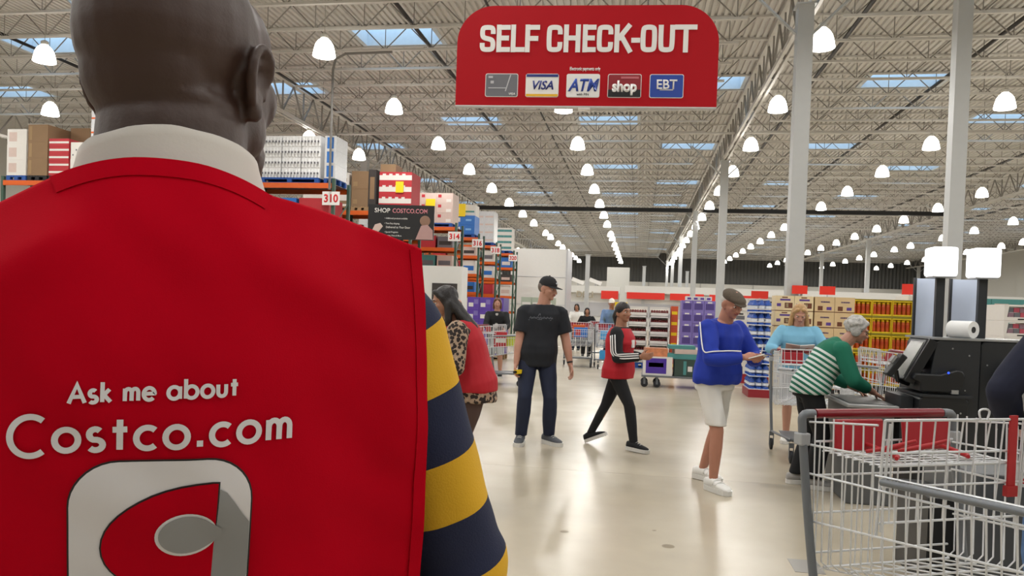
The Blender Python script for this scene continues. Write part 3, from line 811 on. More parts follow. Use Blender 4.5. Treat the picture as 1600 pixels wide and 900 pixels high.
jarm = MB().lathe([(.036, 0), (.038, .02), (.038, .07)], n=10).lathe([(.039, .07), (.039, .15)], n=10, mi=1).lathe([(.038, .15), (.034, .19), (.03, .2)], n=10).lathe([(.033, .2), (.033, .232)], n=10, mi=2).mesh('jar', [M_jar, M_jred, M_tagy], 40)
pp = pallet_mesh(1.15, 1.05, .14, M_pblack)
tag(link('pallet', pp, None, (4.75, 16.72, 0)), 'black pallet under the yellow trays of jars', 'pallet')
for k in range(5):
    for i in range(3):
        e = empty('jar_tray', (4.37 + .38 * i, 16.45, .141 + TH * k), 0, place('yellow open tray of orange jars in the yellow display', i, 3, k, 5), 'tray', 'yellow jar trays')
        link('carton', ytray, e); link('edge_strip', ylid, e); link('edge_strip', ylid, e, (0, 0, TH - .024))
        for j in range(4): link('jar', jarm, e, (-.128 + .0853 * j, -TD / 2 + .075, .051))
# crates of dark red fruit
M_cr = mat('crate_white', '#e2ddd5', .5); M_fruit = mat('fruit_red', '#6e1f1c', .5, scale=30, noise_amt=.5)
CW, CD, CH = .5, .6, .24
crm = MB().b2(-CW / 2, -CD / 2, 0, CW / 2, CD / 2, .02).b2(-CW / 2, -CD / 2, 0, -CW / 2 + .03, CD / 2, CH - .002).b2(CW / 2 - .03, -CD / 2, 0, CW / 2, CD / 2, CH - .002).b2(-CW / 2, CD / 2 - .02, 0, CW / 2, CD / 2, CH - .04).b2(-CW / 2, -CD / 2, 0, CW / 2, -CD / 2 + .02, .09).b2(-CW / 2, -CD / 2, CH - .03, CW / 2, -CD / 2 + .03, CH - .002).mesh('crate', M_cr)
mb = MB(); random.seed(5)
for i in range(7):
    for j in range(2): mb.ell((-.19 + .063 * i, -CD / 2 + .07 + .07 * j, .1 + .03 * j), (.034, .034, .034), None, 7, 5)
frm = mb.mesh('fruit', M_fruit, True)
for xx, nm in ((-.02, 'left'), (.53, 'right')):
    tag(link('pallet', pallet_mesh(.52, .7, .14, M_pblue), None, (xx, 20.35, 0)), 'blue pallet under the %s stack of fruit crates' % nm, 'pallet')
    for k in range(6):
        e = empty('fruit_crate', (xx, 20.3, .141 + CH * k), 0, place('white open crate of dark red fruit in the %s stack' % nm, 0, 1, k, 6), 'crate', 'fruit crates in the %s stack' % nm)
        link('crate', crm, e); f = link('fruit', frm, e); f['kind'] = 'stuff'
load(.82, 1.0, 20.1, .0, 1, 6, .27, fn(mat('carton_orange', '#c8502a', .5), (.1, .2, .9, .5, M_tagy)), 'carton', 'orange and yellow carton beside the fruit crates', 'orange cartons', d=.6)
load(-.62, -.3, 20.2, .0, 1, 6, .28, fn(M_tagy, (.1, .2, .9, .6, M_boxw)), 'carton', 'yellow carton left of the fruit crates', 'yellow cartons left of fruit', d=.6)
# purple display
M_lil = mat('carton_lilac', '#7a6bb0', .5)
load(1.0, 1.75, 18.6, 0, 3, 6, .285, fn(M_lil, (.15, .2, .85, .75, mat('print_lilac_dark', '#4a3a7c', .5)), (.3, .78, .7, .9, M_boxw)), 'carton', 'lilac carton in the purple display behind the flatbed', 'lilac cartons', M_wood, skip={(1, 4)}, d=.8) if False else None
lil = fn(M_lil, (.12, .2, .88, .75, mat('print_lilac_dark', '#4a3a7c', .5)), (.3, .78, .7, .9, M_boxw))
load(1.0, 1.78, 18.6, 0, 3, 6, .27, lil, 'carton', 'lilac carton in the purple display behind the flatbed', 'lilac cartons', M_wood, d=.8)
load(1.1, 1.7, 18.7, 1.762, 4, 1, .1, fn(M_boxw, (.2, .2, .8, .7, M_pur)), 'goods_pack', 'small pale pack lying on top of the lilac cartons', 'pale packs on the lilac cartons', d=.5, cat='pack')
# purple packs by the woman in the dark cardigan
load(-4.6, -3.6, 20.4, 0, 3, 5, .31, fn(mat('pack_purple', '#5b3fa0', .3), (.1, .15, .5, .5, M_boxw), (.55, .4, .9, .8, M_lil)), 'goods_pack', 'purple and white paper pack behind the cardigan woman', 'purple paper packs', M_wood, d=.9, cat='pack')
load(-3.45, -2.5, 22.5, 0, 3, 6, .27, fn(mat('pack_palegreen', '#a9b3a0', .5), (.1, .2, .9, .45, M_boxw)), 'carton', 'pale green carton behind the cardigan woman', 'pale green cartons', M_wood, d=.9)
# white tubs on the right edge
M_tubp = mat('tub_goods', '#8c6f7c', .5, scale=25, noise_amt=.4)
tbm = carton_mesh(.52, .7, .23, M_boxw, ((.1, .32, .88, .9, M_grey),))
mb = MB(); mb.b2(-.26, -.35, 0, .26, .35, .05)
mb.prism([(-.26, .05), (-.22, .05), (-.2, .2), (-.26, .2)], -.35, .35); mb.prism([(.26, .05), (.22, .05), (.2, .2), (.26, .2)], -.35, .35); mb.b2(-.26, -.35, .2, .26, .35, .228); mb.b2(-.08, -.352, .012, .08, -.35, .03, 1)
tub = mb.mesh('tray', [M_boxw, M_blk])
mb = MB()
for i in range(5):
    for j in range(2): mb.b2(-.2 + .08 * i, -.33 + .02 * j, .05 + .07 * j, -.125 + .08 * i, -.2, .115 + .07 * j, (i + j) % 3)
tubg = mb.mesh('contents', [M_tubp, M_grey, mat('tub_goods_pink', '#b24a5c', .5)])
for i, nm in ((0, 'left'), (1, 'right')):
    tag(link('pallet', pallet_mesh(.54, .72, .14, M_pblack), None, (5.42 + .56 * i, 12.36, 0)), 'black pallet under the %s column of white trays' % nm, 'pallet')
    for k in range(7):
        e = empty('goods_tray', (5.42 + .56 * i, 12.35, .141 + .23 * k), 0, place('white tray of pink and grey packs in the %s column' % nm, 0, 1, k, 7), 'tray', 'white trays in the %s column' % nm)
        link('tray', tub, e); link('contents', tubg, e)
load(6.15, 8.15, 16.0, 0, 4, 6, .3, fn(M_boxg, (.1, .2, .6, .7, M_boxp), (.65, .1, .9, .5, M_boxw)), 'carton', 'teal and pink carton at the far right', 'teal and pink cartons right', M_wood, d=.9)
# white printed cartons left of the frosted panels
load(5.35, 5.75, 16.6, 0, 1, 6, .305, fn(M_boxw, (.1, .2, .9, .6, M_lg), (.3, .65, .6, .95, M_tredt)), 'carton', 'white and grey carton right of the yellow jar trays', 'white and grey cartons', M_pblack, d=.8)
# red price cards on posts above the displays
def price_card(x, y, z, lab, w=.34, h=.2, zb=1.8):
    e = empty('price_card', (x, y, zb), 0, lab, 'sign')
    MB().b2(-w / 2, -.006, z - zb, w / 2, .006, z - zb + h).build('card', mat('card_red', '#e23324', .4, noise_amt=0), e)
    MB().b2(-.012, -.007, 0, .012, .007, z - zb).build('stem', M_lg, e)
    MB().b2(-.08, -.08, 0, .08, .08, .008).build('foot', M_lg, e)
price_card(2.17, 14.6, 1.78, 'red price card on top of the blue bottle tower', .3, .13, zb=1.753)
price_card(3.0, 15.3, 1.9, 'red price card over the cream snack cartons, left of two', .28, .16, zb=1.852)
price_card(3.5, 15.3, 1.9, 'red price card over the tan snack cartons, right of two', .28, .16, zb=1.852)
price_card(5.5, 17.0, 2.0, 'red price card over the white and grey cartons', .3, .22, zb=1.972)
# white display case behind the dark haired woman
dc = empty('display_case', (-4.55, 17.3, 0), 0, 'white tall display case with a picture panel beside the racks', 'case')
MB().b2(-.5, 0, 0, .5, .6, 2.35).build('body', M_white, dc)
MB().b2(-.2, -.01, 1.35, .4, 0, 1.95).build('picture', M_dark, dc)
for i in range(4): MB().ell((-.1 + .14 * i, -.012, 1.5 + .1 * (i % 2)), (.06, .01, .08)).build('product_picture', M_boxp, dc)
# ============================================================ SELF CHECKOUT MACHINES
M_mach = mat('machine_charcoal', '#24272b', .45, noise_amt=.05)
M_mach2 = mat('machine_dark', '#15171a', .4)
M_pole = mat('pole_dark', '#2c2f33', .4)
M_scr = mat('screen_dim', '#5f635a', .2, noise_amt=.05)
M_lampw = mat('status_lamp', '#fbfdff', .3, noise_amt=0, emit=2.2)
M_frost = mat('frosted_panel', '#c3cde0', .5, noise_amt=.03)
M_silver = mat('silver_plastic', '#9b9c9c', .35, .3)
M_paper = mat('paper_white', '#e6e6e4', .7, noise_amt=.02)
M_scale = mat('scale_grey', '#5a5c5d', .45)
def bolt(x, y, z, parent, ax=(0, -1, 0)):
    MB().lathe([(.007, 0), (.006, .004)], (x, y, z), 8, axis=ax).build('bolt', M_silver, parent)
def status_lamp(cx, cy, z0, parent, zt):
    MB().b2(cx - .032, cy - .02, z0, cx + .032, cy + .02, zt).build('pole', M_pole, parent)
    b = MB().b2(cx - .098, cy - .098, zt, cx + .098, cy + .098, zt + .235); me = bevel_mesh(b.mesh('status_light', M_lampw), .02)
    l = link('status_light', me, parent)
    MB().b2(cx - .085, cy - .085, zt - .012, cx + .085, cy + .085, zt).build('light_base', M_silver, l)
Y6 = 6.4
m1 = empty('checkout_machine', (2.4, Y6 + .35, 0), 0, 'charcoal self checkout machine with tilted screen facing left under white light', 'machine')
L = lambda x, y, z: (x - 2.3, y - Y6 - .35, z)
# cabinet: side profile in x,z
prof1 = [(-.19, 0), (.2, 0), (.2, 1.345), (-.1, 1.335), (-.12, 1.3), (-.16, 1.0), (-.19, .72)]
c1 = link('cabinet', bevel_mesh(MB().prism(prof1, -.35, .3).mesh('cabinet', M_mach), .008), m1)
for x, z in ((.12, 1.22), (.0, 1.27), (-.05, .72), (.12, .68), (.1, .95)): bolt(x, -.35, z, m1)
MB().b2(-.14, -.36, 1.335, .21, .3, 1.35).build('top_edge', M_silver, m1)
# cash and receipt box jutting out in front
link('cash_box', bevel_mesh(MB().prism([(-.245, .42), (.09, .42), (.11, .86), (.08, .91), (-.22, .91), (-.245, .87)], -.42, .12).mesh('cash_box', M_mach2), .012), m1)
bolt(-.06, -.42, .79, m1); bolt(.05, -.42, .78, m1)
MB().b2(-.25, -.43, .895, .13, .1, .915).build('shelf_lip', M_mach, m1)
MB().b2(-.34, -.3, .5, -.25, .1, .88).build('side_tower', M_mach, m1)
# scanner hood
link('scanner_hood', bevel_mesh(MB().prism([(-.24, .93), (-.02, .93), (.06, .98), (.08, 1.06), (.06, 1.1), (.02, 1.11), (-.1, 1.07), (-.28, 1.07), (-.3, 1.03), (-.24, 1.0)], -.41, .05).mesh('scanner_hood', M_mach2), .012), m1)
MB().b2(-.02, -.42, .925, .03, -.36, .955).build('slot', M_silver, m1)
MB().lathe([(.009, 0), (.006, .006)], (-.045, -.412, 1.085), 8, axis=(0, -1, 0)).build('indicator_light', mat('indicator_blue', '#2a4dff', .3, noise_amt=0, emit=2.), m1)
# tilted touch screen
rt = Matrix.Rotation(R(22), 3, 'Y') @ Matrix.Identity(3)
mon = link('monitor', bevel_mesh(MB().box((-.235, -.16, 1.16), (.06, .34, .36), rot=Matrix.Rotation(R(27), 3, 'Y')).mesh('monitor', M_mach2), .01), m1)
nx = Matrix.Rotation(R(27), 3, 'Y') @ V((-.0315, 0, 0))
MB().box(V((-.235, -.16, 1.16)) + nx, (.004, .29, .30), rot=Matrix.Rotation(R(27), 3, 'Y')).build('screen', M_scr, mon)
MB().box((-.22, -.345, 1.16), (.07, .028, .37), rot=Matrix.Rotation(R(27), 3, 'Y')).build('screen_side', M_mach2, mon)
MB().b2(-.2, -.2, 1.1, -.1, -.1, 1.18).build('monitor_arm', M_mach2, m1)
# card reader on its arm
pin = link('pin_pad', bevel_mesh(MB().box((-.395, -.3, 1.12), (.05, .1, .2), rot=Matrix.Rotation(R(35), 3, 'Y')).mesh('pin_pad', M_mach2), .008), m1)
MB().box(V((-.395, -.3, 1.15)) + V((-.02, 0, .02)), (.02, .07, .06), rot=Matrix.Rotation(R(35), 3, 'Y')).build('display', M_silver, pin)
MB().tube([(-.38, -.28, 1.08), (-.36, -.26, 1.0), (-.26, -.2, .97)], .018, 7).build('pin_pad_arm', M_mach2, m1)
status_lamp(0.005, -.02, 1.35, m1, 1.84)
# bagging scale on the left
sc = empty('bagging_scale', (1.92, 6.75, -.03), 0, 'grey low bagging scale left of the charcoal checkout machine', 'scale')
link('scale_body', bevel_mesh(MB().b2(-.24, -.3, .03, .1, .4, .8).mesh('b', M_scale), .01), sc)
link('scale_tray', bevel_mesh(MB().b2(-.27, -.34, .801, .12, .44, .83).mesh('b', M_silver), .008), sc)
MB().b2(-.24, -.3, .83, .1, .4, .834).build('tray_mat', M_mach2, sc)
# second machine, facing the man in navy
m2 = empty('checkout_machine', (2.86, Y6 + .35, 0), 0, 'second charcoal checkout machine with silver card reader, at the right edge', 'machine')
link('cabinet', bevel_mesh(MB().prism([(-.24, 0), (.4, 0), (.4, 1.34), (-.22, 1.33), (-.24, 1.3)], -.3, .3).mesh('cabinet', M_mach), .008), m2)
MB().b2(-.24, -.31, 1.335, .41, .3, 1.35).build('top_edge', M_silver, m2)
for x, z in ((-.19, 1.15), (-.15, .9), (-.1, .66)): bolt(x, -.3, z, m2)
q = Matrix.Rotation(R(-35), 3, 'X') @ Matrix.Rotation(R(25), 3, 'Y')
pn = link('pin_pad', bevel_mesh(MB().box((-.08, -.42, 1.08), (.1, .05, .22), rot=q).mesh('pin_pad', M_mach2), .008), m2)
MB().box(V((-.08, -.42, 1.08)) + q @ V((0, -.028, .05)), (.07, .008, .07), rot=q).build('display', M_silver, pn)
MB().box(V((-.08, -.42, 1.08)) + q @ V((0, -.028, -.05)), (.07, .008, .09), rot=q).build('keypad', M_scale, pn)
MB().tube([(-.08, -.4, 1.02), (-.1, -.36, .98), (-.1, -.29, .98)], .02, 7).build('pin_pad_arm', M_mach2, m2)
link('scanner_unit', bevel_mesh(MB().prism([(-.02, .82), (.38, .82), (.38, 1.1), (.06, 1.05), (-.02, .92)], -.42, -.301).mesh('s', M_silver), .01), m2)
link('cash_box', bevel_mesh(MB().b2(.02, -.44, .3, .4, -.301, .81).mesh('s', M_mach2), .01), m2)
status_lamp(-.13, 0, 1.35, m2, 1.84)
# frosted dividers and the paper roll
for x0, x1, nm in ((2.355, 2.56, 'left'), (2.64, 2.855, 'right')):
    y = 7.12
    e = empty('divider_panel', ((x0 + x1) / 2, y, 0), 0, 'frosted pale divider panel, the %s of the pair behind the checkouts' % nm, 'panel')
    h = (x1 - x0) / 2
    MB().b2(-h, -.008, .1, h, .008, 1.84).build('frosted_sheet', M_frost, e)
    MB().b2(-h - .02, -.014, 0, -h, .014, 1.845).build('edge_post', M_pole, e); MB().b2(-h, -.03, 0, h, .03, .1).build('foot_rail', M_pole, e)
d = V((.55, -.83, 0)).normalized()
pr = empty('bag_roll', (2.53, 6.58, 1.351), 0, 'roll of white bags lying on top of the checkout machines', 'roll')
MB().lathe([(.026, -.095), (.066, -.095), (.068, -.09), (.068, .09), (.066, .095), (.026, .095), (.026, .085)], (0, 0, .068), 28, axis=d).build('paper_roll', M_paper, pr, smooth=40)
MB().lathe([(.0, -.096), (.024, -.096), (.024, .096), (.0, .096)], (0, 0, .068), 14, axis=d).build('core', M_mach2, pr)
# low grey bagging stand in front
bs = empty('bagging_stand', (1.98, 4.75, 0), 0, 'low dark grey bagging stand seen through the wires of the near cart', 'stand')
link('panel', bevel_mesh(MB().b2(-.2, -.35, .02, .12, .35, .68).mesh('p', M_scale), .012), bs)
link('panel', bevel_mesh(MB().b2(.13, -.3, .02, .3, .35, .6).mesh('p', M_mach2), .012), bs)
MB().b2(-.36, -.2, 0, -.21, .3, .5).build('side_bin', M_mach2, bs)
for x, z in ((.06, .655), (.2, .58)):
    l = MB().b2(x - .05, -.357, z - .03, x + .05, -.3505, z + .03).build('warning_label', M_lw, bs)
    MB().b2(x - .04, -.359, z + .004, x + .04, -.3575, z + .016).build('red_print', M_tredt, l)
    MB().b2(x - .04, -.359, z - .014, x + .03, -.3575, z - .004).build('red_print', M_tredt, l)

# ============================================================ SHOPPING CARTS
M_chrome = mat('cart_wire', '#d3d5d7', .3, .25, noise_amt=.03)
M_cframe = mat('cart_frame_grey', '#6d7175', .4, .25)
M_hred = mat('handle_red', '#7a1420', .3, noise_amt=.05)
M_sred = mat('seat_red', '#9c1420', .35)
M_strap = mat('strap_red', '#a5161c', .55)
M_rub = mat('rubber', '#26272a', .7)
M_cap2 = mat('cart_cap_grey', '#9ea0a2', .4)
def cart(label, loc, rz, fine=False, group=None, handle=M_hred, basket=True):
    """origin under the handle; +x is the front of the cart"""
    c = empty('shopping_cart', loc, rz, label, 'cart', group)
    HW, FW, LEN = .375, .30, 1.08
    hz = 1.09
    MB().tube([(0, -HW + .06, hz), (0, HW - .06, hz)], .019, 12).build('handle', handle, c, smooth=40)
    def sw(x): return HW - .02 - (HW - FW) * x / LEN
    nb = 10 if fine else 6
    for s in (-1, 1):
        f = MB().tube(chaikin([(0, s * (HW - .055), hz), (0, s * HW, hz), (0, s * HW, hz - .05), (.075, s * HW, .6), (.15, s * (HW - .02), .17)], 2), .0175, nb).build('frame_post', M_cframe, c, smooth=40)
        MB().tube([(.14, s * (HW - .02), .2), (.95, s * (FW - .04), .24)], .014, nb).build('base_rail', M_cframe, c, smooth=40)
        link('cap', bevel_mesh(MB().box((.005, s * HW, hz - .1), (.05, .045, .05)).mesh('cap', M_cap2), .006), c)
        MB().tube([(.4, s * (sw(.4) + .012), .905), (LEN + .01, s * (sw(LEN) + .012), .945)], .0125, nb).build('bumper_rail', M_cframe, c, smooth=40)
        for x, y in ((.15, HW - .02), (.92, FW - .05)):
            w_ = empty('caster', (x, s * y, 0), parent=c); r = .0625
            MB().lathe([(r * .8, -.016), (r, -.012), (r, .012), (r * .8, .016)], (0, 0, r), 18, axis=(0, 1, 0)).build('wheel', M_rub, w_, smooth=40)
            MB().b2(-.02, -.024, .05, .02, -.018, .16).b2(-.02, .018, .05, .02, .024, .16).b2(-.02, -.024, .155, .02, .024, .2).build('fork', M_cframe, w_)
    MB().tube([(.95, -(FW - .04), .24), (.95, FW - .04, .24)], .014, nb).build('base_rail', M_cframe, c, smooth=40)
    wires = []   # (points, radius)
    r1, r2 = .0046, .0033
    def side(s):
        P = lambda x, z, k=1: (x, s * (sw(x) - .03 * (1 - k)), z)
        wires.append(([P(.02, hz - .03), P(.36, hz + .01)], r1))          # rear rim
        wires.append(([P(.36, .92), P(LEN, .955)], r1))
        wires.append(([P(.03, .855), P(LEN, .90)], r1)); wires.append(([P(.05, .67), P(LEN, .775)], r1))
        wires.append(([P(.03, .97), P(.36, .985)], r1))
        n = 21
        for i in range(n + 1):
            x = .05 + (LEN - .05) * i / n
            zt = hz if x < .36 else .92 + .035 * (x - .36) / .72
            zb = .48 + .2 * x / LEN
            wires.append(([P(x, zt), P(x + .015, zb + .03), (x + .015, s * (sw(x) - .04), zb)], r2))
    side(-1); side(1)
    # floor, front and rear gate
    for i in range(9):
        y = -.3 + .6 * i / 8
        wires.append(([(.05, y, .48), (LEN, y * .85, .68)], r2))
    for i in range(8):
        x = .08 + (LEN - .1) * i / 7; wires.append(([(x, -sw(x) + .04, .48 + .2 * x / LEN), (x, sw(x) - .04, .48 + .2 * x / LEN)], r1))
    for i in range(11):
        y = -.26 + .52 * i / 10
        wires.append(([(LEN, y, .955), (LEN, y, .68)], r2))
        y = -.32 + .64 * i / 10
        wires.append(([(.045, y, .99), (.04, y, .48)], r2))
    for z in (.70, .80, .90, .955): wires.append(([(LEN, -FW + .02, z), (LEN, FW - .02, z)], r1))
    for z in (.54, .7, .85, .985): wires.append(([(.04, -.34, z), (.04, .34, z)], r1))
    # child seat: floor, gate leaning into the basket
    sh = sw(.36) - .012
    for i in range(8):
        x = .06 + .3 * i / 7; wires.append(([(x, -.32, .95), (x, .32, .95)], r2))
    for i in range(6):
        y = -.3 + .6 * i / 5; wires.append(([(.05, y, .952), (.37, y, .952)], r2))
    if fine:
        seg = []
        for k in range(20): seg.append((.1 + .016 * k, .3 - .03 * (k % 2), .956))
    gate = [(.38, -sh, hz + .03), (.38, sh, hz + .03)]
    wires.append((gate, .0055))
    for s in (-1, 1):
        wires.append(([(.38, s * sh, hz + .03), (.36, s * sh, .70)], .0055))
        wires.append(([(.40, s * (sh - .005), hz + .02), (.375, s * (sh - .005), .72)], .0045))
    for z in (1.0, .955, .88, .75): wires.append(([(.37, -sh, z), (.37, sh, z)], r1 if z != 1.0 else r1))
    for i in range(10):
        y = -sh + 2 * sh * (i + .5) / 10; wires.append(([(.38, y, hz + .03), (.365, y * .94, .955 if i % 2 else .75)], r2))
    if fine:
        for p, r in wires: MB().tube(p, r, 6).build('wire', M_chrome, c, smooth=60)
        wires = []
        MB().tube(chaikin([(.39, .1, hz + .03), (.39, .085, hz + .07), (.39, .145, hz + .07), (.39, .13, hz + .03)], 2), .004, 6).build('gate_hook', M_chrome, c, smooth=60)
    else:
        mb = MB()
        for p, r in wires: mb.tube(p, r * 1.15, 4)
        b = mb.build('basket', M_chrome, c); b['kind'] = 'stuff'
    # red seat backs and straps
    for s in (-1, 1):
        link('seat_back', bevel_mesh(MB().box((.075, s * .165, 1.015), (.014, .235, .125), rot=Matrix.Rotation(R(-8), 3, 'Y')).mesh('seat_back', M_sred), .006), c)
        if fine:
            MB().tube([(.08, s * .165 + .03, .98), (.16, s * .165 + .05, .965), (.26, s * .165 + .02, .962), (.33, s * .165 - .05, .972)], [.008, .01, .01, .007], 8).build('seat_strap', M_strap, c, smooth=50)
    if fine:
        MB().b2(.378, sh - .07, .86, .386, sh - .035, hz + .045).build('seat_strap', M_strap, c)
        MB().b2(.372, sh - .078, .83, .392, sh - .028, .87).build('strap_buckle', M_strap, c)
        for y in (-.2, -.05): MB().tube([(.16, y, .965), (.25, y + .06, 1.0), (.3, y + .1, 1.03)], [.007, .011, .006], 8).build('seat_strap', M_strap, c, smooth=50)
    MB().b2(.2, -.29, .215, .92, .29, .222).build('lower_tray', M_cframe, c) if not fine else None
    if fine:
        for i in range(9):
            y = -.28 + .07 * i
            MB().tube([(.14, y, .225), (.93, y * .85, .245)], .004, 6).build('tray_wire', M_chrome, c)
    return c
AX = math.atan2(-.9, .43)
cart('empty wire shopping cart with red handle filling the lower right corner', (1.0, 3.38, 0), AX, True)
cart('shopping cart pushed by the blonde woman in light blue', (1.86, 8.95, 0), R(-93))
cart('shopping cart with groceries in front of the woman in the dark cardigan', (-2.95, 14.35, 0), R(-12))
cart('half hidden shopping cart behind the grey haired woman', (3.15, 9.9, 0), R(-175))
cart('shopping cart loaded with bright packs behind the man in navy tee', (-1.55, 20.2, 0), R(-80))
cart('shopping cart behind the loaded one, to its right, near the aisle', (-1.1, 22.9, 0), R(-85))
cart('shopping cart with a blue pack beneath, pushed by man in white cap', (-.72, 19.9, 0), R(-88))
def goods(name, lab, cat, loc, dims, m, rz=0., deco=(), group=None):
    o = link(name, carton_mesh(*dims, m, deco), None, loc, rz); return tag(o, lab, cat, group)
# groceries in the far carts
M_lime = mat('goods_lime', '#b9c23a', .5); M_bluep = mat('goods_blue', '#3f9bd6', .35)
goods('goods_pack', 'yellow green bag in the cart of the cardigan woman', 'pack', (-2.25, 14.1, .73), (.26, .22, .2), M_lime, .4)
goods('goods_pack', 'red and white pack in the cart of the cardigan woman', 'pack', (-2.55, 14.25, .7), (.24, .2, .28), M_boxr, .2, ((.1, .3, .9, .6, M_boxw),))
goods('goods_pack', 'blue pack in the cart of the cardigan woman', 'pack', (-2.0, 14.25, .76), (.2, .2, .16), M_boxb, .2)
goods('goods_pack', 'orange pack in the loaded far cart', 'pack', (-1.5, 19.7, .74), (.3, .3, .32), M_orange, .1)
goods('goods_pack', 'red and blue pack in the loaded far cart', 'pack', (-1.42, 19.35, .76), (.34, .24, .24), M_boxb, .1, ((.1, .2, .5, .8, M_boxr),))
goods('goods_pack', 'white and red pack in the right hand far cart', 'pack', (-1.05, 22.3, .76), (.36, .3, .26), M_boxw, .1, ((.1, .2, .9, .5, M_boxr),))
goods('water_pack', 'bright blue water pack on the lower tray of the far cart', 'pack', (-.73, 19.4, .224), (.4, .5, .22), M_bluep, .05)
goods('water_pack', 'bright blue water pack in the basket of the white cap cart', 'pack', (-.73, 19.35, .73), (.4, .5, .2), M_bluep, .05)
# flatbed cart loaded with paper packs
fb = empty('flatbed_cart', (.72, 15.4, 0), 0, 'long low flatbed cart loaded with paper packs in the centre', 'cart')
link('deck', bevel_mesh(MB().b2(-.62, -.35, .2, .62, .35, .235).mesh('d', M_cframe), .006), fb)
MB().tube(chaikin([(.6, -.33, .235), (.6, -.33, 1.0), (.6, .33, 1.0), (.6, .33, .235)], 2), .018, 8).build('push_bar', M_cframe, fb, smooth=40)
for x in (-.56, -.32, .5):
    for y in (-.27, .27):
        w_ = empty('caster', (x, y, 0), parent=fb)
        MB().lathe([(.055, -.018), (.07, -.012), (.07, .012), (.055, .018)], (0, 0, .07), 16, axis=(0, 1, 0)).build('wheel', M_rub, w_, smooth=40)
        MB().b2(-.02, -.03, .06, .02, -.02, .2).b2(-.02, .02, .06, .02, .03, .2).build('fork', M_cframe, w_)
M_purp = mat('pack_violet', '#4a2f96', .35)
goods('paper_pack', 'white and purple paper pack on the left of the flatbed cart', 'pack', (.4, 15.4, .236), (.56, .6, .36), M_boxw, 0, ((.1, .1, .8, .92, M_purp, 1), (.2, .45, .7, .68, M_boxw)))
goods('paper_pack', 'dark green patterned pack on the right of the flatbed cart', 'pack', (1.0, 15.4, .236), (.56, .6, .33), mat('pack_green', '#33463f', .4), 0, ((.3, .1, .4, .9, M_boxg), (.45, .3, .6, .6, M_boxw), (.7, .1, .95, .8, M_grey)))
goods('paper_pack', 'clear bag of orange fruit lying on the purple paper pack', 'pack', (.36, 15.35, .597), (.42, .4, .16), mat('bag_orange', '#c9805a', .3, scale=14, noise_amt=.5), .1)
goods('goods_tray', 'flat teal tray on top of the dark green pack', 'pack', (.9, 15.35, .567), (.6, .42, .1), M_boxg, -.1)
goods('goods_tray', 'flat pale tray stacked on the teal tray', 'pack', (.95, 15.35, .668), (.5, .4, .09), M_boxp, .1)
goods('goods_tray', 'upper teal tray stacked on the pale tray', 'pack', (.85, 15.38, .759), (.5, .4, .07), M_boxg, 0.05)
# paper flyers lying in the near cart's seat
# ============================================================ PEOPLE
M_skin = mat('skin_light', '#b98873', .5, scale=20, noise_amt=.06)
M_skin2 = mat('skin_tan', '#a3735a', .5, scale=20, noise_amt=.06)
M_skin3 = mat('skin_ruddy', '#b07a64', .5, scale=20, noise_amt=.08)
M_lip = mat('lip', '#8f4d47', .5); M_eyew = mat('eye_white', '#ded9d3', .3, noise_amt=0); M_eyed = mat('eye_dark', '#1e1613', .2, noise_amt=0)
M_hairb = mat('hair_black', '#17110f', .45, scale=60, noise_amt=.4, bump=.4, bscale=120)
M_hairbr = mat('hair_brown', '#5f3d28', .5, scale=60, noise_amt=.3, bump=.4, bscale=120)
M_hairbl = mat('hair_blonde', '#b58f5e', .5, scale=50, noise_amt=.35, bump=.4, bscale=120)
M_hairg = mat('hair_grey', '#b5b2ad', .6, scale=50, noise_amt=.3, bump=.6, bscale=90)
M_sole = mat('sole_white', '#d9d7d2', .6); M_soleb = mat('sole_black', '#1d1d1f', .6)
class Fig: pass
def ik(a, b, l1, l2, pole):
    d = b - a; L = d.length; u = d.normalized()
    L2 = min(L, (l1 + l2) * .999)
    x = (l1 * l1 - l2 * l2 + L2 * L2) / (2 * L2); hgt = math.sqrt(max(l1 * l1 - x * x, 0))
    p = (pole - u * pole.dot(u))
    p = p.normalized() if p.length > 1e-5 else V((0, 1, 0))
    return a + u * x + p * hgt, a + u * L2
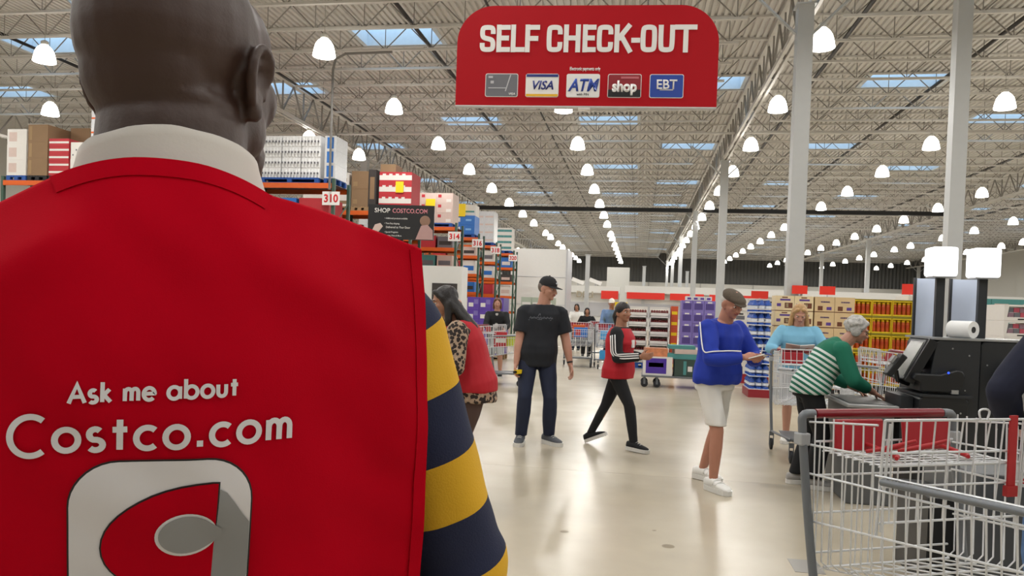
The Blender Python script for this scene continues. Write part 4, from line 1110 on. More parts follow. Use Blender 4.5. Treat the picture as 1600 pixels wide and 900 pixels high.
def skeleton(h, lean=0., curve=.4, pz=.53, girth=1., sh=.108, twist=0., hy=0., hp=0., hands=None, feet=None, elbows=None, hr=0., side=0.):
    F = Fig(); F.h = h; F.g = girth
    P = V((0, 0, pz * h)); F.P = P
    def up(t):   # direction of the spine at arc t (in h)
        a = lean * (1 - curve + curve * max(0, min(1, t / .3)) * 2 * .5 + curve * .25)
        return V((side, math.sin(a), math.cos(a))).normalized(), V((0, math.cos(a), -math.sin(a)))
    def at(t):
        if t <= 0: return P + V((0, 0, t * h))
        p = P.copy(); n = 12
        for i in range(n): p = p + up(t * (i + .5) / n)[0] * (t * h / n)
        return p
    def ring(t):
        u, f = up(t) if t > 0 else (V((0, 0, 1)), V((0, 1, 0)))
        a = twist * max(0, min(1, t / .26))
        r = V((1, 0, 0)); rr = r * math.cos(a) - f * math.sin(a); ff = f * math.cos(a) + r * math.sin(a)
        return at(t), rr, ff, u
    F.ring = ring
    c, r, f, u = ring(.25)
    F.sh = {s: c + r * (s * sh * h) for s in (1, -1)}
    c, r, f, u = ring(.295); F.nb = c
    F.nr, F.nf, F.nu = r, f, u
    q = Quaternion(V((0, 0, 1)), -hy)
    hf = (q @ V((f.x, f.y, 0)).normalized()); hrt = hf.cross(V((0, 0, 1)))
    hf2 = hf * math.cos(hp) - V((0, 0, 1)) * math.sin(hp)
    hu = hrt.cross(hf2).normalized()
    if hr:
        k = Quaternion(hf2, hr); hrt = k @ hrt; hu = k @ hu
    F.hM = Matrix((hrt, hf2, hu)).transposed()
    F.hc = F.nb + u * (.046 * h) + hu * (.048 * h) + hf2 * (.012 * h)
    F.el, F.wr, F.hip, F.kn, F.an = {}, {}, {}, {}, {}
    lu, lf = .165 * h, .148 * h
    for s in (1, -1):
        tgt = V(hands[s]) if hands else V((s * .17 * h, .03, .47 * h))
        pole = V(elbows[s]) if elbows else V((s * .4, -1, -.2))
        F.el[s], F.wr[s] = ik(F.sh[s], tgt, lu, lf, pole)
        F.hip[s] = P + V((s * .05 * h * girth ** .5, 0, -.01 * h))
        ft = feet[s] if feet else ((s * .06 * h, 0, .045 * h), 0)
        F.kn[s], F.an[s] = ik(F.hip[s], V(ft[0]), .245 * h, .245 * h, V((math.sin(-ft[1]) * .3, 1, 0)))
    F.feet = feet or {s: ((s * .06 * h, 0, .045 * h), 0) for s in (1, -1)}
    return F
TORSO = [(-.075, .05, .05), (-.035, .09, .064), (.01, .098, .068), (.05, .09, .064), (.09, .083, .06), (.14, .088, .064), (.19, .098, .068), (.235, .1, .064), (.262, .082, .053), (.282, .062, .044), (.3, .036, .036)]
def torso_rings(F, t0, t1, add=0., belly=0., chest=0., kx=1., hem=0.):
    out = []
    ts = [t for t in TORSO if t0 < t[0] < t1]
    def samp(t):
        for a, b in zip(TORSO, TORSO[1:]):
            if a[0] <= t <= b[0]:
                k = (t - a[0]) / (b[0] - a[0]); return (t, a[1] + (b[1] - a[1]) * k, a[2] + (b[2] - a[2]) * k)
        return TORSO[0] if t < TORSO[0][0] else TORSO[-1]
    ts = [(t0, *samp(max(t0, -.075))[1:])] + ts + [samp(t1)]
    for t, rx, ry in ts:
        if add > 0 and t < -.03: rx, ry = .092, .066
        c, r, f, u = F.ring(t)
        bl = belly * math.exp(-((t - .05) / .075) ** 2); ch = chest * math.exp(-((t - .2) / .04) ** 2)
        g = F.g if t < .25 else 1 + (F.g - 1) * .4
        hm = hem * max(0, (.06 - t) / .15)
        out.append((c + f * (bl * .5 + ch * .5), r, f, rx * F.h * g * kx + add + bl * .35 + hm, ry * F.h * g + add + bl * .5 + ch * .5 + hm))
    return out
def hand(mb, F, s, fdir, pal, curl=.35, spread=.12, pinch=False):
    """palm, four fingers and a thumb; fdir along the hand, pal = palm normal"""
    k = F.h / 1.75
    d = V(fdir).normalized(); n = V(pal); n = (n - d * n.dot(d)).normalized(); t = d.cross(n) * s   # thumb side
    if t.length < .1: t = V((0, 0, 1))
    w = F.wr[s]
    mb.loft([(w, t, n, .026 * k, .02 * k), (w + d * .03 * k, t, n, .036 * k, .017 * k), (w + d * .075 * k, t, n, .041 * k, .015 * k), (w + d * .095 * k, t, n, .038 * k, .012 * k)], n=14)
    ln = (.074, .082, .076, .06); tips = []
    for i in range(4):
        off = (.028 - .0187 * i) * k
        p = w + d * .085 * k + t * off
        a = curl * (.7 + .12 * i); dd = (d + t * (spread * (1.5 - i) * .35)).normalized()
        for j, (fr, r0, r1) in enumerate(((.45, .0098, .0092), (.32, .0092, .0086), (.23, .0086, .0076))):
            ang = a * (j + .6)
            v = dd * math.cos(ang) + n * math.sin(ang)
            q = p + v * (ln[i] * fr * k)
            mb.cap(p, r0 * k, q, r1 * k, 8); p = q
        tips.append(p)
    p = w + d * .025 * k + t * .026 * k
    for j, (l, r0, r1) in enumerate(((.04, .0135, .0115), (.032, .0112, .0098), (.025, .0098, .008))):
        v = (d * (.75 + .15 * j) + t * (.75 - .3 * j) + n * (.3 + curl * .5 * j)).normalized()
        q = p + v * (l * k); mb.cap(p, r0 * k, q, r1 * k, 8); p = q
    return tips
def head_prims(mb, F, jaw=1.):
    k = F.h / 1.75; M = F.hM; c = F.hc
    W = lambda x, y, z: c + M @ (V((x, y, z)) * k)
    mb.ell(W(0, -.012, .022), (.077 * k, .094 * k, .09 * k), M, 18, 12)          # cranium
    mb.ell(W(0, .022, -.025), (.066 * k, .068 * k, .082 * k), M, 16, 10)         # face
    mb.ell(W(0, .038, -.074), (.046 * k * jaw, .046 * k, .036 * k), M, 14, 8)    # jaw
    mb.ell(W(0, .072, -.094), (.022 * k, .018 * k, .016 * k), M, 10, 6)         # chin
    mb.ell(W(0, .076, .022), (.056 * k, .018 * k, .014 * k), M, 12, 6)          # brow
    for s in (-1, 1):
        mb.ell(W(s * .042, .064, -.022), (.02 * k, .02 * k, .018 * k), M, 10, 6)      # cheek
        mb.ell(W(s * .079, -.012, -.012), (.009 * k, .022 * k, .033 * k), M @ Matrix.Rotation(s * .35, 3, 'Z'), 10, 7)
        mb.ell(W(s * .074, .0, -.04), (.009 * k, .011 * k, .014 * k), M, 8, 6)
    mb.cap(W(0, .085, .012), .0095 * k, W(0, .107, -.03), .0135 * k)              # nose
    for s in (-1, 1): mb.ell(W(s * .012, .096, -.034), (.009 * k, .011 * k, .008 * k), M, 8, 6)
    mb.ell(W(0, .086, -.058), (.024 * k, .012 * k, .012 * k), M, 10, 6)          # mouth mound
    mb.cap(F.nb - F.nu * (.03 * F.h), .039 * F.h, c + M @ V((0, -.012 * k, -.05 * k)), .035 * F.h, 14)
def face_parts(root, F, brow=None, lip=M_lip, fy=0., ly=0.):
    k = F.h / 1.75; M = F.hM; c = F.hc
    W = lambda x, y, z: c + M @ (V((x, y, z)) * k)
    for s in (-1, 1):
        e = MB().ell(W(s * .031, .0745 + fy, .002), (.0135 * k, .0085 * k, .0075 * k), M, 10, 7).build('eye', M_eyew, root, True)
        MB().ell(W(s * .031, .0815 + fy, .001), (.0062 * k, .0035 * k, .0064 * k), M, 8, 5).build('iris', M_eyed, e, True)
        if brow: MB().tube([W(s * .014, .092 + ly, .022), W(s * .032, .09 + ly, .029), W(s * .05, .078 + ly, .023)], .004 * k, 6).build('eyebrow', brow, root, True)
    MB().tube([W(-.023, .088 + ly, -.056), W(-.008, .0985 + ly, -.053), W(.008, .0985 + ly, -.053), W(.023, .088 + ly, -.056)], [.003 * k, .0055 * k, .0055 * k, .003 * k], 7).build('lips', lip, root, True)
def limb(mb, pts, rs, n=14):
    for i in range(len(pts) - 1): mb.cap(pts[i], rs[i], pts[i + 1], rs[i + 1], n)
def make_body(root, F, skin, handspec, voxel=.0065, belly=0., legs=True, torso=True, jaw=1., arm_k=1.):
    mb = MB(); h = F.h
    head_prims(mb, F, jaw)
    mb.loft(torso_rings(F, -.05, .3, -.012, belly * .8), n=22)
    tips = {}
    for s in (1, -1):
        limb(mb, [F.sh[s], F.sh[s].lerp(F.el[s], .4), F.el[s]], [.034 * h, .029 * h * arm_k, .024 * h * arm_k])
        limb(mb, [F.el[s], F.el[s].lerp(F.wr[s], .3), F.wr[s]], [.024 * h * arm_k, .0245 * h * arm_k, .0155 * h])
        hs = handspec.get(s, {}) if handspec else {}
        fd = V(hs.get('dir', (F.wr[s] - F.el[s]))); tips[s] = hand(mb, F, s, fd, hs.get('palm', (-s, .2, 0)), hs.get('curl', .35))
        limb(mb, [F.hip[s], F.hip[s].lerp(F.kn[s], .5), F.kn[s]], [.05 * h, .043 * h, .031 * h])
        limb(mb, [F.kn[s], F.kn[s].lerp(F.an[s], .32), F.an[s]], [.031 * h, .0315 * h, .02 * h])
        a = F.feet[s][1]; fd = V((math.sin(-a), math.cos(a), 0)) if True else None
        mb.cap(F.an[s], .019 * h, F.an[s] + fd * .03 * h - V((0, 0, .022 * h)), .012 * h)
    me = blob(mb, 'body', skin, voxel, 2, .5)
    link('body', me, root)
    return tips
def torso_top(root, F, m, name='shirt', t0=-.02, add=.02, belly=0., chest=0., sleeve='long', hem=.0, wr=.009, voxel=.011, sl_r=1., neck=.292, parent=None):
    mb = MB(); h = F.h
    mb.loft(torso_rings(F, t0, neck, add, belly, chest, 1.0, hem), n=26)
    for s in (1, -1):
        S, E, Wr = F.sh[s], F.el[s], F.wr[s]
        mb.cap(S - F.nr * (s * .045 * h) + V((0, 0, .008 * h)), .034 * h, S - V((0, 0, .008 * h)), .041 * h * sl_r)
        if sleeve == 'short':
            e = S.lerp(E, .78); d = (E - S).normalized(); x, y = frame_of(d)
            mb.loft([(S, x, y, .043 * h * sl_r, .043 * h * sl_r), (S.lerp(e, .5), x, y, .043 * h * sl_r, .043 * h * sl_r), (e, x, y, .044 * h * sl_r, .044 * h * sl_r)], n=16)
        elif sleeve:
            limb(mb, [S, S.lerp(E, .5), E], [.042 * h * sl_r, .038 * h * sl_r, .034 * h * sl_r])
            e = E.lerp(Wr, {'long': .96, '3q': .35}.get(sleeve, sleeve if isinstance(sleeve, float) else .96))
            d = (Wr - E).normalized(); x, y = frame_of(d)
            mb.loft([(E, x, y, .034 * h * sl_r, .034 * h * sl_r), (E.lerp(e, .5), x, y, .032 * h * sl_r, .032 * h * sl_r), (e, x, y, .025 * h * sl_r, .025 * h * sl_r)], n=16)
    me = blob(mb, name, m, voxel, 3, .5, wr)
    return link(name, me, parent or root)
def vest(root, F, m, t0=-.03, add=.035, belly=0., chest=0., wr=.004):
    mb = MB()
    rings = torso_rings(F, t0, .286, add, belly, chest, 1., .02)
    out = []
    for i, (c, r, f, rx, ry) in enumerate(rings): out.append((c, r, f, min(rx, .100 * F.h + add * .55) if i > len(rings) - 5 else rx, ry))
    mb.loft(out, n=26)
    me = blob(mb, 'vest', m, .011, 2, .5, wr); return link('vest', me, root)
def trousers(root, F, m, add=.012, to=1., flare=1., name='trousers', wr=.005, belly=0., top=.05, slim=1.):
    mb = MB(); h = F.h
    mb.loft(torso_rings(F, -.05, top, add, belly), n=24)
    mb.ell(F.P - V((0, 0, .065 * h)), (.035 * h, .05 * h, .025 * h))
    for s in (1, -1):
        H, K, A = F.hip[s], F.kn[s], F.an[s]
        x, y = V((1, 0, 0)), V((0, 1, 0))
        if to >= 1:
            e = K.lerp(A, min(to - 1, 1))
            mb.loft([(H + V((0, 0, .02 * h)), x, y, .058 * h, .062 * h), (H.lerp(K, .5), x, y, (.046 * h + add) * slim, (.05 * h + add) * slim), (K, x, y, (.034 * h + add) * slim, (.036 * h + add) * slim), (K.lerp(A, .35), x, y, (.033 * h + add) * slim * flare, (.034 * h + add) * slim * flare), (e, x, y, (.025 * h + add) * slim * flare, (.027 * h + add) * slim * flare)], n=16)
        else:
            e = H.lerp(K, to)
            mb.loft([(H + V((0, 0, .02 * h)), x, y, .056 * h, .062 * h), (H.lerp(e, .5), x, y, .044 * h + add, .05 * h + add), (e, x, y, .041 * h + add, .046 * h + add)], n=18)
    return link(name, blob(mb, name, m, .011, 3, .5, wr), root)
def shoe(root, F, s, m, sole=M_sole, pitch=0., big=1., straps=None):
    h = F.h; a = F.feet[s][1]; A = F.an[s]; k = h / 1.75 * big
    rt = Matrix.Rotation(-a, 3, 'Z') @ Matrix.Rotation(-pitch, 3, 'X')
    rt = Matrix.Rotation(a, 3, 'Z') @ Matrix.Rotation(-pitch, 3, 'X')
    O = A - rt @ V((0, 0, .045 * h))
    def W(x, y, z): return O + rt @ (V((x, y, z)) * k)
    X, Z, Y = rt @ V((1, 0, 0)), rt @ V((0, 0, 1)), rt @ V((0, 1, 0))
    mb = MB()
    rings = [(-.088, .02, .028, .08), (-.078, .036, .028, .1), (-.03, .043, .028, .112), (.02, .044, .028, .115), (.055, .046, .028, .096), (.1, .05, .028, .078), (.15, .047, .028, .066), (.18, .034, .03, .055), (.194, .014, .034, .046)]
    mb.loft([(W(0, y, (z0 + z1) / 2), X, Z, w * k, (z1 - z0) / 2 * k) for y, w, z0, z1 in rings], n=14, ex=2.6)
    o = mb.build('shoe', m, root, smooth=60)
    out = [(-.02, -.088), (.02, -.088), (.038, -.06), (.041, 0), (.047, .07), (.05, .12), (.043, .17), (.02, .197), (-.02, .197), (-.043, .17), (-.05, .12), (-.047, .07), (-.041, 0), (-.038, -.06)]
    vs = [W(x * 1.04, y * 1.02, .0) for x, y in out] + [W(x * 1.1, y * 1.03 + .001, .04) for x, y in out]; n = len(out)
    MB().add(vs, [(i, (i + 1) % n, n + (i + 1) % n, n + i) for i in range(n)] + [tuple(range(n)), tuple(range(n, 2 * n))]).build('sole', sole, o)
    if straps:
        for y in (.045, .08): MB().tube([W(-.047, y, .06), W(-.034, y, .094 - (y - .04) * .4), (W(0, y + .003, .107 - (y - .04) * .45)), W(.034, y, .094 - (y - .04) * .4), W(.047, y, .06)], .009 * k, 6).build('strap', straps, o, True)
    elif m is not None:
        for y in (.04, .065, .09): MB().tube([W(-.022, y, .1 - (y - .04) * .42), W(0, y + .004, .108 - (y - .04) * .42), W(.022, y, .1 - (y - .04) * .42)], .003 * k, 5).build('lace', sole, o)
    return o
def cap_hat(root, F, m, bm=None, emblem=None):
    k = F.h / 1.75; M = F.hM; c = F.hc
    W = lambda x, y, z: c + M @ (V((x, y, z)) * k)
    mb = MB()
    prof = [(.0, .126), (.03, .122), (.055, .108), (.072, .085), (.082, .055), (.0845, .03), (.0835, .026)]
    vs = []; n = 24
    for r, z in prof:
        for i in range(n):
            a = 2 * math.pi * i / n; vs.append(W(max(r, .002) * math.cos(a) * .97, -.008 + max(r, .002) * math.sin(a) * 1.2, z))
    fs = []
    for j in range(len(prof) - 1): fs += [(j * n + i, j * n + (i + 1) % n, (j + 1) * n + (i + 1) % n, (j + 1) * n + i) for i in range(n)]
    fs.append(tuple(range(n)))
    o = mb.add(vs, fs).build('cap', m, root, True)
    mb = MB(); top = []; bot = []
    for i in range(13):
        a = R(200 - 0) if 0 else math.pi * i / 12
        x = .072 * math.cos(a); top.append((x, .065 + .0 * 0, .034)); 
    pts_in = [(.078 * math.cos(R(15 + 150 * i / 12)), -.008 + .1 * math.sin(R(15 + 150 * i / 12))) for i in range(13)]
    pts_out = [(.07 * math.cos(R(5 + 170 * i / 12)), .075 + .09 * math.sin(R(5 + 170 * i / 12))) for i in range(13)]
    vs = [W(x, y, .034) for x, y in pts_in] + [W(x, y, .026 - .9 * x * x) for x, y in pts_out] + [W(x, y, .03) for x, y in pts_in] + [W(x, y, .021 - .9 * x * x) for x, y in pts_out]
    fs = []
    for i in range(12): fs += [(i, i + 1, 14 + i, 13 + i), (26 + i, 39 + i, 40 + i, 27 + i), (13 + i, 14 + i, 40 + i, 39 + i)]
    mb.add(vs, fs).build('brim', bm or m, o, True)
    MB().ell(W(0, -.008, .127), (.008 * k,) * 3, None, 8, 6).build('button', m, o, True)
    if emblem: MB().ell(W(.0, .094, .068), (.018 * k, .006 * k, .012 * k), M @ Matrix.Rotation(.5, 3, 'X'), 10, 6).build('emblem', emblem, o, True)
    return o
def flat_cap(root, F, m):
    k = F.h / 1.75; M = F.hM; c = F.hc; W = lambda x, y, z: c + M @ (V((x, y, z)) * k)
    mb = MB()
    mb.ell(W(0, -.012, .062), (.088 * k, .108 * k, .05 * k), M @ Matrix.Rotation(-.12, 3, 'X'), 20, 10)
    mb.ell(W(0, .045, .058), (.08 * k, .07 * k, .032 * k), M @ Matrix.Rotation(-.25, 3, 'X'), 18, 10)
    mb.ell(W(0, -.01, .042), (.084 * k, .102 * k, .02 * k), M, 18, 8)
    mb.ell(W(0, .092, .034), (.066 * k, .044 * k, .009 * k), M @ Matrix.Rotation(-.22, 3, 'X'), 16, 8)
    o = link('flat_cap', blob(mb, 'flat_cap', m, .006, 2, .5), root); return o
def hair(root, F, m, style, extra=()):
    k = F.h / 1.75; M = F.hM; c = F.hc; W = lambda x, y, z: c + M @ (V((x, y, z)) * k)
    mb = MB()
    if style in ('long', 'bun', 'bob', 'curly', 'tail'):
        if style == 'tail': mb.ell(W(0, -.014, .036), (.085 * k, .094 * k, .088 * k), M @ Matrix.Rotation(.18, 3, 'X'), 18, 12)
        else: mb.ell(W(0, -.022, .034), (.088 * k, .095 * k, .09 * k), M, 18, 12)
        for s in (-1, 1):
            if style == 'tail': mb.ell(W(s * .074, -.03, -.005), (.014 * k, .04 * k, .05 * k), M, 12, 8); continue
            mb.ell(W(s * .07, -.018, -.005), (.022 * k, .05 * k, .06 * k), M, 12, 8)
            mb.cap(W(s * .035, .058, .085), .022 * k, W(s * .073, .022, .03), .018 * k)
    if style == 'curly':
        rr = random.Random(4)
        for i in range(60):
            a = rr.uniform(0, 2 * math.pi); t = rr.uniform(0, 1.7)
            d = V((math.sin(t) * math.cos(a) * .088, -.022 + math.sin(t) * math.sin(a) * .092, .034 + math.cos(t) * .092))
            if d.y > .045 and d.z < .07: continue
            mb.ell(W(*d), (.019 * k,) * 3, None, 8, 6)
    if style == 'long':
        for x in (-.06, -.03, 0, .03, .06): mb.cap(W(x, -.06, .0), .035 * k, W(x * 1.5, -.075, -.16), .028 * k)
        for s in (-1, 1):
            mb.cap(W(s * .078, -.01, -.02), .028 * k, W(s * .094, .015, -.14), .03 * k); mb.cap(W(s * .094, .015, -.14), .03 * k, W(s * .088, .05, -.23), .018 * k)
    if style == 'bob':
        for x in (-.05, 0, .05): mb.cap(W(x, -.06, .0), .036 * k, W(x * 1.3, -.06, -.09), .034 * k)
        for s in (-1, 1): mb.cap(W(s * .078, 0, -.01), .024 * k, W(s * .08, .015, -.11), .02 * k)
    if style == 'tail':
        mb.cap(W(0, -.1, .02), .03 * k, W(.0, -.125, -.05), .035 * k); mb.cap(W(0, -.125, -.05), .036 * k, W(0, -.1, -.15), .022 * k)
    if style == 'short':
        mb.ell(W(0, -.03, .012), (.0815 * k, .082 * k, .075 * k), M, 18, 12)
    for a, r0, b, r1 in extra: mb.cap(a, r0, b, r1)
    return link('hair', blob(mb, 'hair', m, .008, 2, .5, .003, (40, 40, 14)), root)
def person(lab, loc, face):
    """facing: angle of +Y turned counter-clockwise (degrees)"""
    e = empty('person', (loc[0], loc[1], 0), R(face)); tag(e, lab, 'person'); return e

# ---- man in navy t-shirt and cap
M_tee = mat('tee_navy_black', '#15181f', .85, scale=6, noise_amt=.12)
M_jean = mat('jeans_dark', '#161f38', .8, scale=10, noise_amt=.18)
M_capb = mat('cap_black', '#16171a', .8); M_shg = mat('shoe_grey', '#4c4f55', .7)
p = person('tall man in dark T-shirt, jeans and black cap standing in the aisle', (-1.06, 8.2), 194)
h = 1.84
F = skeleton(h, 0.0, girth=1.05, sh=.102, hy=R(-52), hp=.2, side=-.09, hands={1: (.24, .1, .82), -1: (-.37, .07, .80)}, feet={1: ((.15, .02, .045 * h), R(-14)), -1: ((-.16, -.02, .045 * h), R(32))}, elbows={1: (.5, -1, 0), -1: (-.5, -1, 0)})
tips = make_body(p, F, M_skin, {1: dict(palm=(-1, .3, 0), curl=.75), -1: dict(palm=(1, .2, 0), curl=.5)}, belly=.03, arm_k=1.12)
face_parts(p, F, mat('brow_grey', '#5c4a40', .7))
tee = torso_top(p, F, M_tee, 't_shirt', -.07, .022, .03, sleeve='short', hem=.012, sl_r=1.08)
trousers(p, F, M_jean, .012, 1.97, 1.08)
for s in (1, -1): shoe(p, F, s, M_shg)
cap_hat(p, F, M_capb, emblem=M_lg)
hair(p, F, mat('hair_shaved_grey', '#6c6058', .7), 'short')
w_ = F.el[-1].lerp(F.wr[-1], .9); d = (F.wr[-1] - F.el[-1]).normalized()
MB().lathe([(.029, -.011), (.032, -.011), (.032, .011), (.029, .011)], w_, 16, axis=d).build('watch', M_blk, p)
def decal(root, target, strokes, t, m, name, off=.003):
    """flat print: strokes in local x,z laid on the front of a garment"""
    bv = BVHTree.FromPolygons([v.co for v in target.data.vertices], [tuple(q.vertices) for q in target.data.polygons])
    mb = MB()
    for st in strokes:
        for q in ribbon2d(st, t):
            vs = []
            for a in q:
                hit = bv.ray_cast(V((a.x, 1, a.y)), V((0, -1, 0)))[0]
                vs.append((a.x, (hit.y if hit else .15) + off, a.y))
            mb.add(vs, [(0, 1, 2, 3)])
    return mb.build(name, m, target)
scr = []
for i, x in enumerate((.11, .075, .04, .005, -.03, -.065, -.1)):
    scr.append([(x, 1.355), (x - .012, 1.375), (x - .02, 1.355 + .004 * (i % 3)), (x - .03, 1.368), (x - .035, 1.355)])
scr += [[(.12, 1.34), (.02, 1.348), (-.12, 1.342)], [(.02, 1.38), (.012, 1.402), (.0, 1.408), (-.002, 1.39)]]
decal(p, tee, scr, .006, mat('print_faded', '#5b5e66', .8), 'chest_print')
it = empty('price_gun', (0, 0, 0)); wv = Matrix.Rotation(R(194), 4, 'Z') @ (F.wr[1] + (F.wr[1] - F.el[1]).normalized() * .085 + V((-.03, .05, 0)))
it.location = (p.location.x + wv.x, p.location.y + wv.y, wv.z); it.rotation_euler = (0, 0, R(160)); tag(it, 'small yellow tool with dark tip held by the man in the dark T-shirt', 'tool')
MB().box((0, 0, 0), (.035, .11, .04)).build('grip', M_tagy, it); MB().cyl((0, .05, 0), (0, .085, 0), .016, n=10).build('tip', M_blk, it); MB().b2(-.01, -.05, -.045, .01, -.02, -.02).build('trigger', M_blk, it)

# ---- woman in red vest walking to the right
M_vest = mat('vest_red', '#b00d20', .75, scale=5, noise_amt=.08, bump=.12, bscale=400)
M_blk_c = mat('cloth_black', '#131417', .85, scale=8, noise_amt=.15)
p = person('woman in red vest and black leggings striding to the right', (-.2, 8.27), -112)
h = 1.60
F = skeleton(h, .05, girth=1.06, sh=.104, hy=R(32), hp=.0, twist=R(-10), pz=.52, hands={1: (.12, .3, 1.0), -1: (-.17, .2, .98)}, elbows={1: (.6, -1, -.3), -1: (-.6, -1, -.3)},
             feet={1: ((.06, .24, .052 * h), R(-8)), -1: ((-.055, -.33, .085), R(5))})
make_body(p, F, M_skin2, {1: dict(dir=(-.1, 1, .15), palm=(-1, 0, .2), curl=.6), -1: dict(dir=(.2, 1, .1), palm=(1, 0, 0), curl=.5)})
face_parts(p, F, M_hairb)
torso_top(p, F, M_blk_c, 'jacket', -.03, .018, .02, .02, sl_r=1.05)
vest(p, F, M_vest, -.05, .032, .03, .03)
trousers(p, F, M_blk_c, .006, 1.97, .95, 'leggings', .003, slim=.97)
shoe(p, F, 1, M_blk_c, pitch=.04); shoe(p, F, -1, M_blk_c, pitch=-.42)
hair(p, F, M_hairb, 'tail')
for s in (1, -1):
    x, y = frame_of(F.el[s] - F.sh[s]); fr = V((s, .0, 0))
    for j in (-1, 0, 1):
        pts = []
        for a, b, r in ((F.sh[s], F.el[s], .044 * h), (F.el[s], F.wr[s], .036 * h)):
            for t in (.12, .5, .92):
                d = (b - a).normalized(); o = (V((s * .9, -.25 + .0 * j, .15)) - d * V((s * .9, -.25, .15)).dot(d)).normalized(); sd = d.cross(o)
                pts.append(a.lerp(b, t) + (o * math.cos(j * .42) + sd * math.sin(j * .42)) * (r * (1.02 if t < .7 else .97)))
        MB().tube(chaikin(pts, 2), .0065, 6).build('sleeve_stripe', M_lw, p, True)
tag(MB().b2(-.03, -.006, -.04, .03, .006, .04).build('badge', M_lw), None)
bd = bpy.data.objects['badge']; bd.parent = p
bd.location = F.ring(.19)[0] + F.ring(.19)[2] * .165 + F.ring(.19)[1] * .06

# ---- old man in blue sweater writing on a pad
M_blue_s = mat('sweater_blue', '#1231a0', .8, scale=6, noise_amt=.08, bump=.1, bscale=300)
M_shorts = mat('shorts_white', '#d8d5cf', .8, scale=6, noise_amt=.06)
M_tweed = mat('tweed', '#564b3f', .9, scale=90, noise_amt=.35)
M_whs = mat('shoe_white', '#e3e1dc', .5, noise_amt=.03)
p = person('old man in blue sweater, white shorts and flat cap writing on a pad', (.66, 6.75), -136)
h = 1.73
F = skeleton(h, .22, .8, girth=1.12, sh=.11, hy=R(8), hp=.42, hands={1: (.09, .36, 1.13), -1: (-.04, .38, 1.11)}, elbows={1: (1, -.6, -.3), -1: (-1, -.6, -.3)},
             feet={1: ((.13, .14, .046 * h), R(-8)), -1: ((-.12, -.2, .048 * h), R(6))})
tips = make_body(p, F, M_skin3, {1: dict(dir=(-.55, .8, .12), palm=(-.6, -.2, -.6), curl=.7), -1: dict(dir=(.6, .7, .1), palm=(.2, .1, 1), curl=.55)}, belly=.04)
face_parts(p, F, M_hairg)
sw_ = torso_top(p, F, M_blue_s, 'sweater', -.02, .026, .055, sleeve='long', hem=-.005, sl_r=1.1, wr=.013)
trousers(p, F, M_shorts, .006, .9, 1, 'shorts', .006, belly=.02)
for s in (1, -1): shoe(p, F, s, M_whs, M_sole, straps=M_whs, big=1.02)
flat_cap(p, F, M_tweed); hair(p, F, M_hairg, 'short')
for s in (1, -1):
    pts = []
    for a, b, r in ((F.sh[s] + V((0, 0, .035)), F.el[s], .049 * h), (F.el[s], F.wr[s], .041 * h)):
        for t in (.0, .3, .6, .92):
            d = (b - a).normalized(); o = V((s, -.3, .5)); o = (o - d * o.dot(d)).normalized(); pts.append(a.lerp(b, t) + o * (r * (1.0 if t < .7 else .88)))
    MB().tube(chaikin(pts, 2), .0055, 6).build('sleeve_piping', M_lw, p, True)
Mw = Matrix.Translation(p.location) @ Matrix.Rotation(R(-136), 4, 'Z')
def held(name, lab, cat, local, rot, build):
    e = empty(name); e.matrix_world = Mw @ Matrix.Translation(local) @ rot.to_4x4(); tag(e, lab, cat)
    e.location = e.matrix_world.translation; build(e); return e
mid = (tips[1][0] + tips[-1][1]) / 2
held('note_pad', 'white notepad held by the old man in blue', 'pad', F.wr[-1] + V((.06, .09, .035)), Matrix.Rotation(.35, 3, 'X') @ Matrix.Rotation(.3, 3, 'Z'), lambda e: (MB().b2(-.055, -.075, -.004, .055, .075, .004).build('sheets', M_lw, e), MB().b2(-.056, .06, -.005, .056, .076, .006).build('binding', M_blue, e)))
held('pen', 'white pen in the hand of the old man in blue', 'pen', tips[1][0] + V((-.005, .0, .04)), Matrix.Rotation(-.5, 3, 'X') @ Matrix.Rotation(.4, 3, 'Y'), lambda e: (MB().cyl((0, 0, -.06), (0, 0, .075), .005, n=8).build('barrel', M_lw, e), MB().cyl((0, 0, -.075), (0, 0, -.06), .001, .005, n=8).build('nib', M_blk, e)))

# ---- grey haired woman in green striped top bending over the scale
def stripes(name, a, b, axis_scale, zmax=None):
    m, nt, bs = nodes_mat(name)
    tc = nt.nodes.new('ShaderNodeTexCoord'); sp = nt.nodes.new('ShaderNodeSeparateXYZ')
    nt.links.new(tc.outputs['Object'], sp.inputs[0])
    mul = nt.nodes.new('ShaderNodeVectorMath'); mul.operation = 'DOT_PRODUCT'; mul.inputs[1].default_value = axis_scale
    nt.links.new(tc.outputs['Object'], mul.inputs[0])
    fr = nt.nodes.new('ShaderNodeMath'); fr.operation = 'FRACT'; nt.links.new(mul.outputs['Value'], fr.inputs[0])
    gt = nt.nodes.new('ShaderNodeMath'); gt.operation = 'GREATER_THAN'; gt.inputs[1].default_value = .5; nt.links.new(fr.outputs[0], gt.inputs[0])
    last = gt.outputs[0]
    if zmax is not None:
        lt = nt.nodes.new('ShaderNodeMath'); lt.operation = 'LESS_THAN'; lt.inputs[1].default_value = zmax; nt.links.new(mul.outputs['Value'], lt.inputs[0])
        mm = nt.nodes.new('ShaderNodeMath'); mm.operation = 'MULTIPLY'; nt.links.new(last, mm.inputs[0]); nt.links.new(lt.outputs[0], mm.inputs[1]); last = mm.outputs[0]
    mx = nt.nodes.new('ShaderNodeMix'); mx.data_type = 'RGBA'; mx.inputs[6].default_value = lin(a); mx.inputs[7].default_value = lin(b)
    nt.links.new(last, mx.inputs[0]); nt.links.new(mx.outputs[2], bs.inputs['Base Color']); bs.inputs['Roughness'].default_value = .85
    return m
